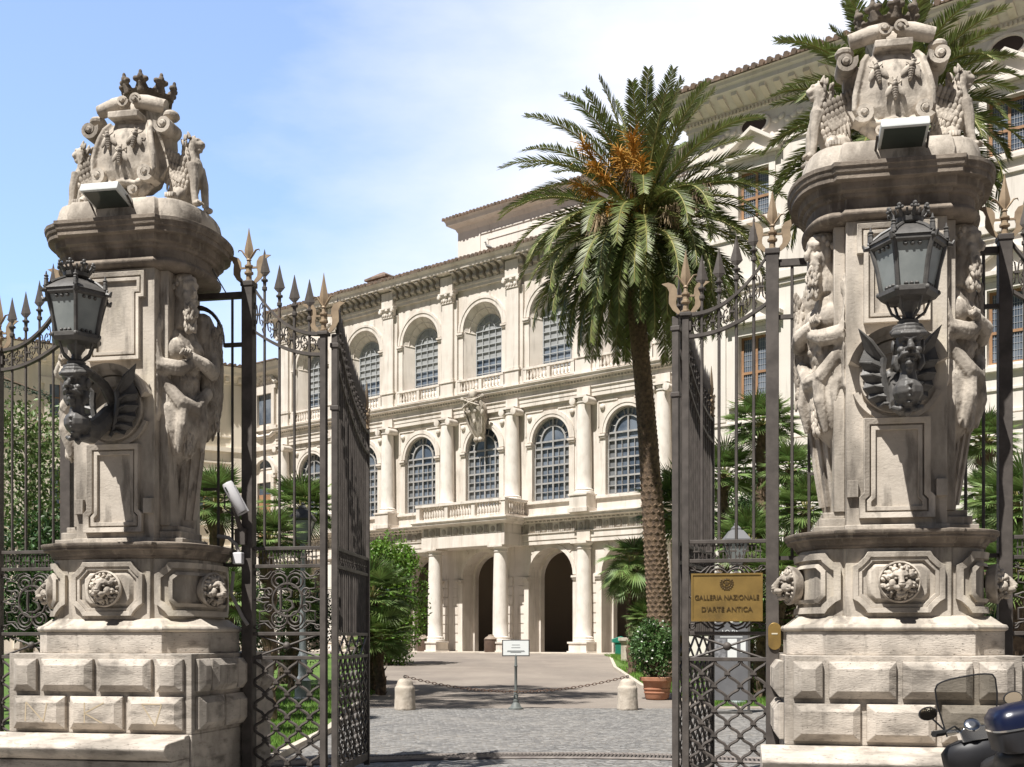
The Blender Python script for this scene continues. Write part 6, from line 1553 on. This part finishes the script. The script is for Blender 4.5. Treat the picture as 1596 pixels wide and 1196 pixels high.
m=MB(); m.loft([[(w*cos(a),y,z+h*sin(a)) for a in [2*PI*i/14 for i in range(14)]] for w,y,z,h in ((.05,-.08,.76,.04),(.15,-.12,.78,.07),(.17,-.3,.79,.08),(.14,-.42,.83,.09),(.17,-.55,.88,.09),(.16,-.72,.90,.08),(.06,-.8,.90,.04))]); m.build('seat',vinyl,t,60)
m=MB(); m.tube([(0,.62,.35),(0,.44,1.0)],.035,8); m.tube([(-.34,.22,1.04),(-.22,.36,1.02),(0,.42,1.0),(.22,.36,1.02),(.34,.22,1.04)],.016,8); m.build('handlebar',chrome,t)
for s in (-1,1):
    g=MB(); g.tube([(s*.05,.36,.95),(s*.16,.30,1.06),(s*.25,.33,1.02)],.009,5); g.tube([(s*.24,.345,1.02),(s*.35,.21,1.04)],.024,8); g.build('grip',rub,t); l=MB(); l.tube([(s*.20,.40,1.03),(s*.34,.30,1.05)],.008,5); l.build('brake_lever',chrome,t)
    k=MB(); k.tube([(s*.22,.36,1.03),(s*.27,.36,1.10),(s*.31,.34,1.15)],.008,6); k.loft([[(s*.33+.075*cos(a)*q,.345+y,1.19+.055*sin(a)*q) for a in [2*PI*i/18 for i in range(18)]] for q,y in ((.2,.045),(.8,.035),(1,.0),(.97,-.008))]); mo=k.build('mirror',blk,t,50)
    f=MB(); f.loft([[(s*.33+.066*cos(a),.345-.0095,1.19+.047*sin(a)) for a in [2*PI*i/18 for i in range(18)]],[(s*.33+.066*cos(a),.345-.011,1.19+.047*sin(a)) for a in [2*PI*i/18 for i in range(18)]]]); f.build('mirror_glass',mirr,mo,0)
m=MB(); L=[]
for i in range(9):
    f=i/8; z=lerp(.97,1.42,f); y=lerp(.50,.40,f)
    w=.235*min(1,(.82+.3*f)) if f<.92 else .215
    L.append([(w*u,y-.05*u*u,z+(.0 if f<.95 else -.02*u**4)) for u in [lerp(-1,1,j/10) for j in range(11)]])
m.loft(L,False,False); m.build('windscreen',wscreen(),t,60)
e=MB(); e.tube([L[i][0] for i in range(9)]+L[8][1:10]+[L[i][10] for i in range(8,-1,-1)],.007,5); e.build('windscreen_edge',blk,t)
m=MB(); m.loft([[(x*w,y_,z) for x,y_ in ((-1,.30),(1,.30),(1,.42),(-1,.42))] for z,w in ((.92,.12),(1.0,.13),(1.03,.10))]); m.lathe([(.02,.0),(.06,.0),(.065,.02),(.05,.03),(.02,.03)],16,(-.03,.30,1.04),Matrix.Rotation(R(50),3,'X')); m.build('instrument_panel',chrome,t,35,.006)
b=MB(); b.loft([[(w*math.copysign(abs(cos(a))**.5,cos(a)),-.78+.19*math.copysign(abs(sin(a))**.5,sin(a)),z) for a in [2*PI*i/28 for i in range(28)]] for w,z in ((.17,.96),(.21,.98),(.22,1.10),(.22,1.115))]); tc_=b.build('top_case',blk,t,50)
b=MB(); b.loft([[(w*math.copysign(abs(cos(a))**.5,cos(a)),-.78+d*math.copysign(abs(sin(a))**.5,sin(a)),z) for a in [2*PI*i/28 for i in range(28)]] for w,d,z in ((.222,.192,1.13),(.22,.19,1.20),(.18,.15,1.26),(.08,.07,1.28))]); b.build('lid',blu,tc_,50)
b=MB(); b.loft([[(w*math.copysign(abs(cos(a))**.5,cos(a)),-.78+d*math.copysign(abs(sin(a))**.5,sin(a)),z) for a in [2*PI*i/28 for i in range(28)]] for w,d,z in ((.226,.196,1.116),(.226,.196,1.129))]); b.build('trim',chrome,tc_,50)
m=MB(); m.tube([(-.05,-.1,.3),(-.22,-.02,.02)],.015,6); m.build('side_stand',chrome,t)

# tall umbrella pine just outside the picture on the left: its crown shades the forecourt
def pine():
    x,y=-10.5,20.5; t=thing('umbrella_pine','tall umbrella pine left of the forecourt whose flat crown shades the path','pine tree',(x,y,0)); rd=random.Random(21); lm=MB(); br=MB()
    br.tube([(0,0,-.2),(.1,0,8),(.3,.2,16),(.4,.3,21.5)],[.42,.34,.27,.15],12)
    for i in range(26):
        a=i*2.399963; r=1.2+4.0*math.sqrt((i+.5)/26)*.95; z=22.0+rd.uniform(-.5,.7)-.06*r; c=Vector((.4+cos(a)*r,.3+sin(a)*r*.8,z))
        br.tube([(.35,.25,18.5+.08*i),(.4+cos(a)*r*.5,.3+sin(a)*r*.4,20.6),tuple(c)],[.10,.06,.02],5)
        leafcloud(lm,c,(1.15,.75,.5),950,.20,rd)
    lm.build('crown',cedarm,t,0); br.build('trunk',bark,t,40)
pine()
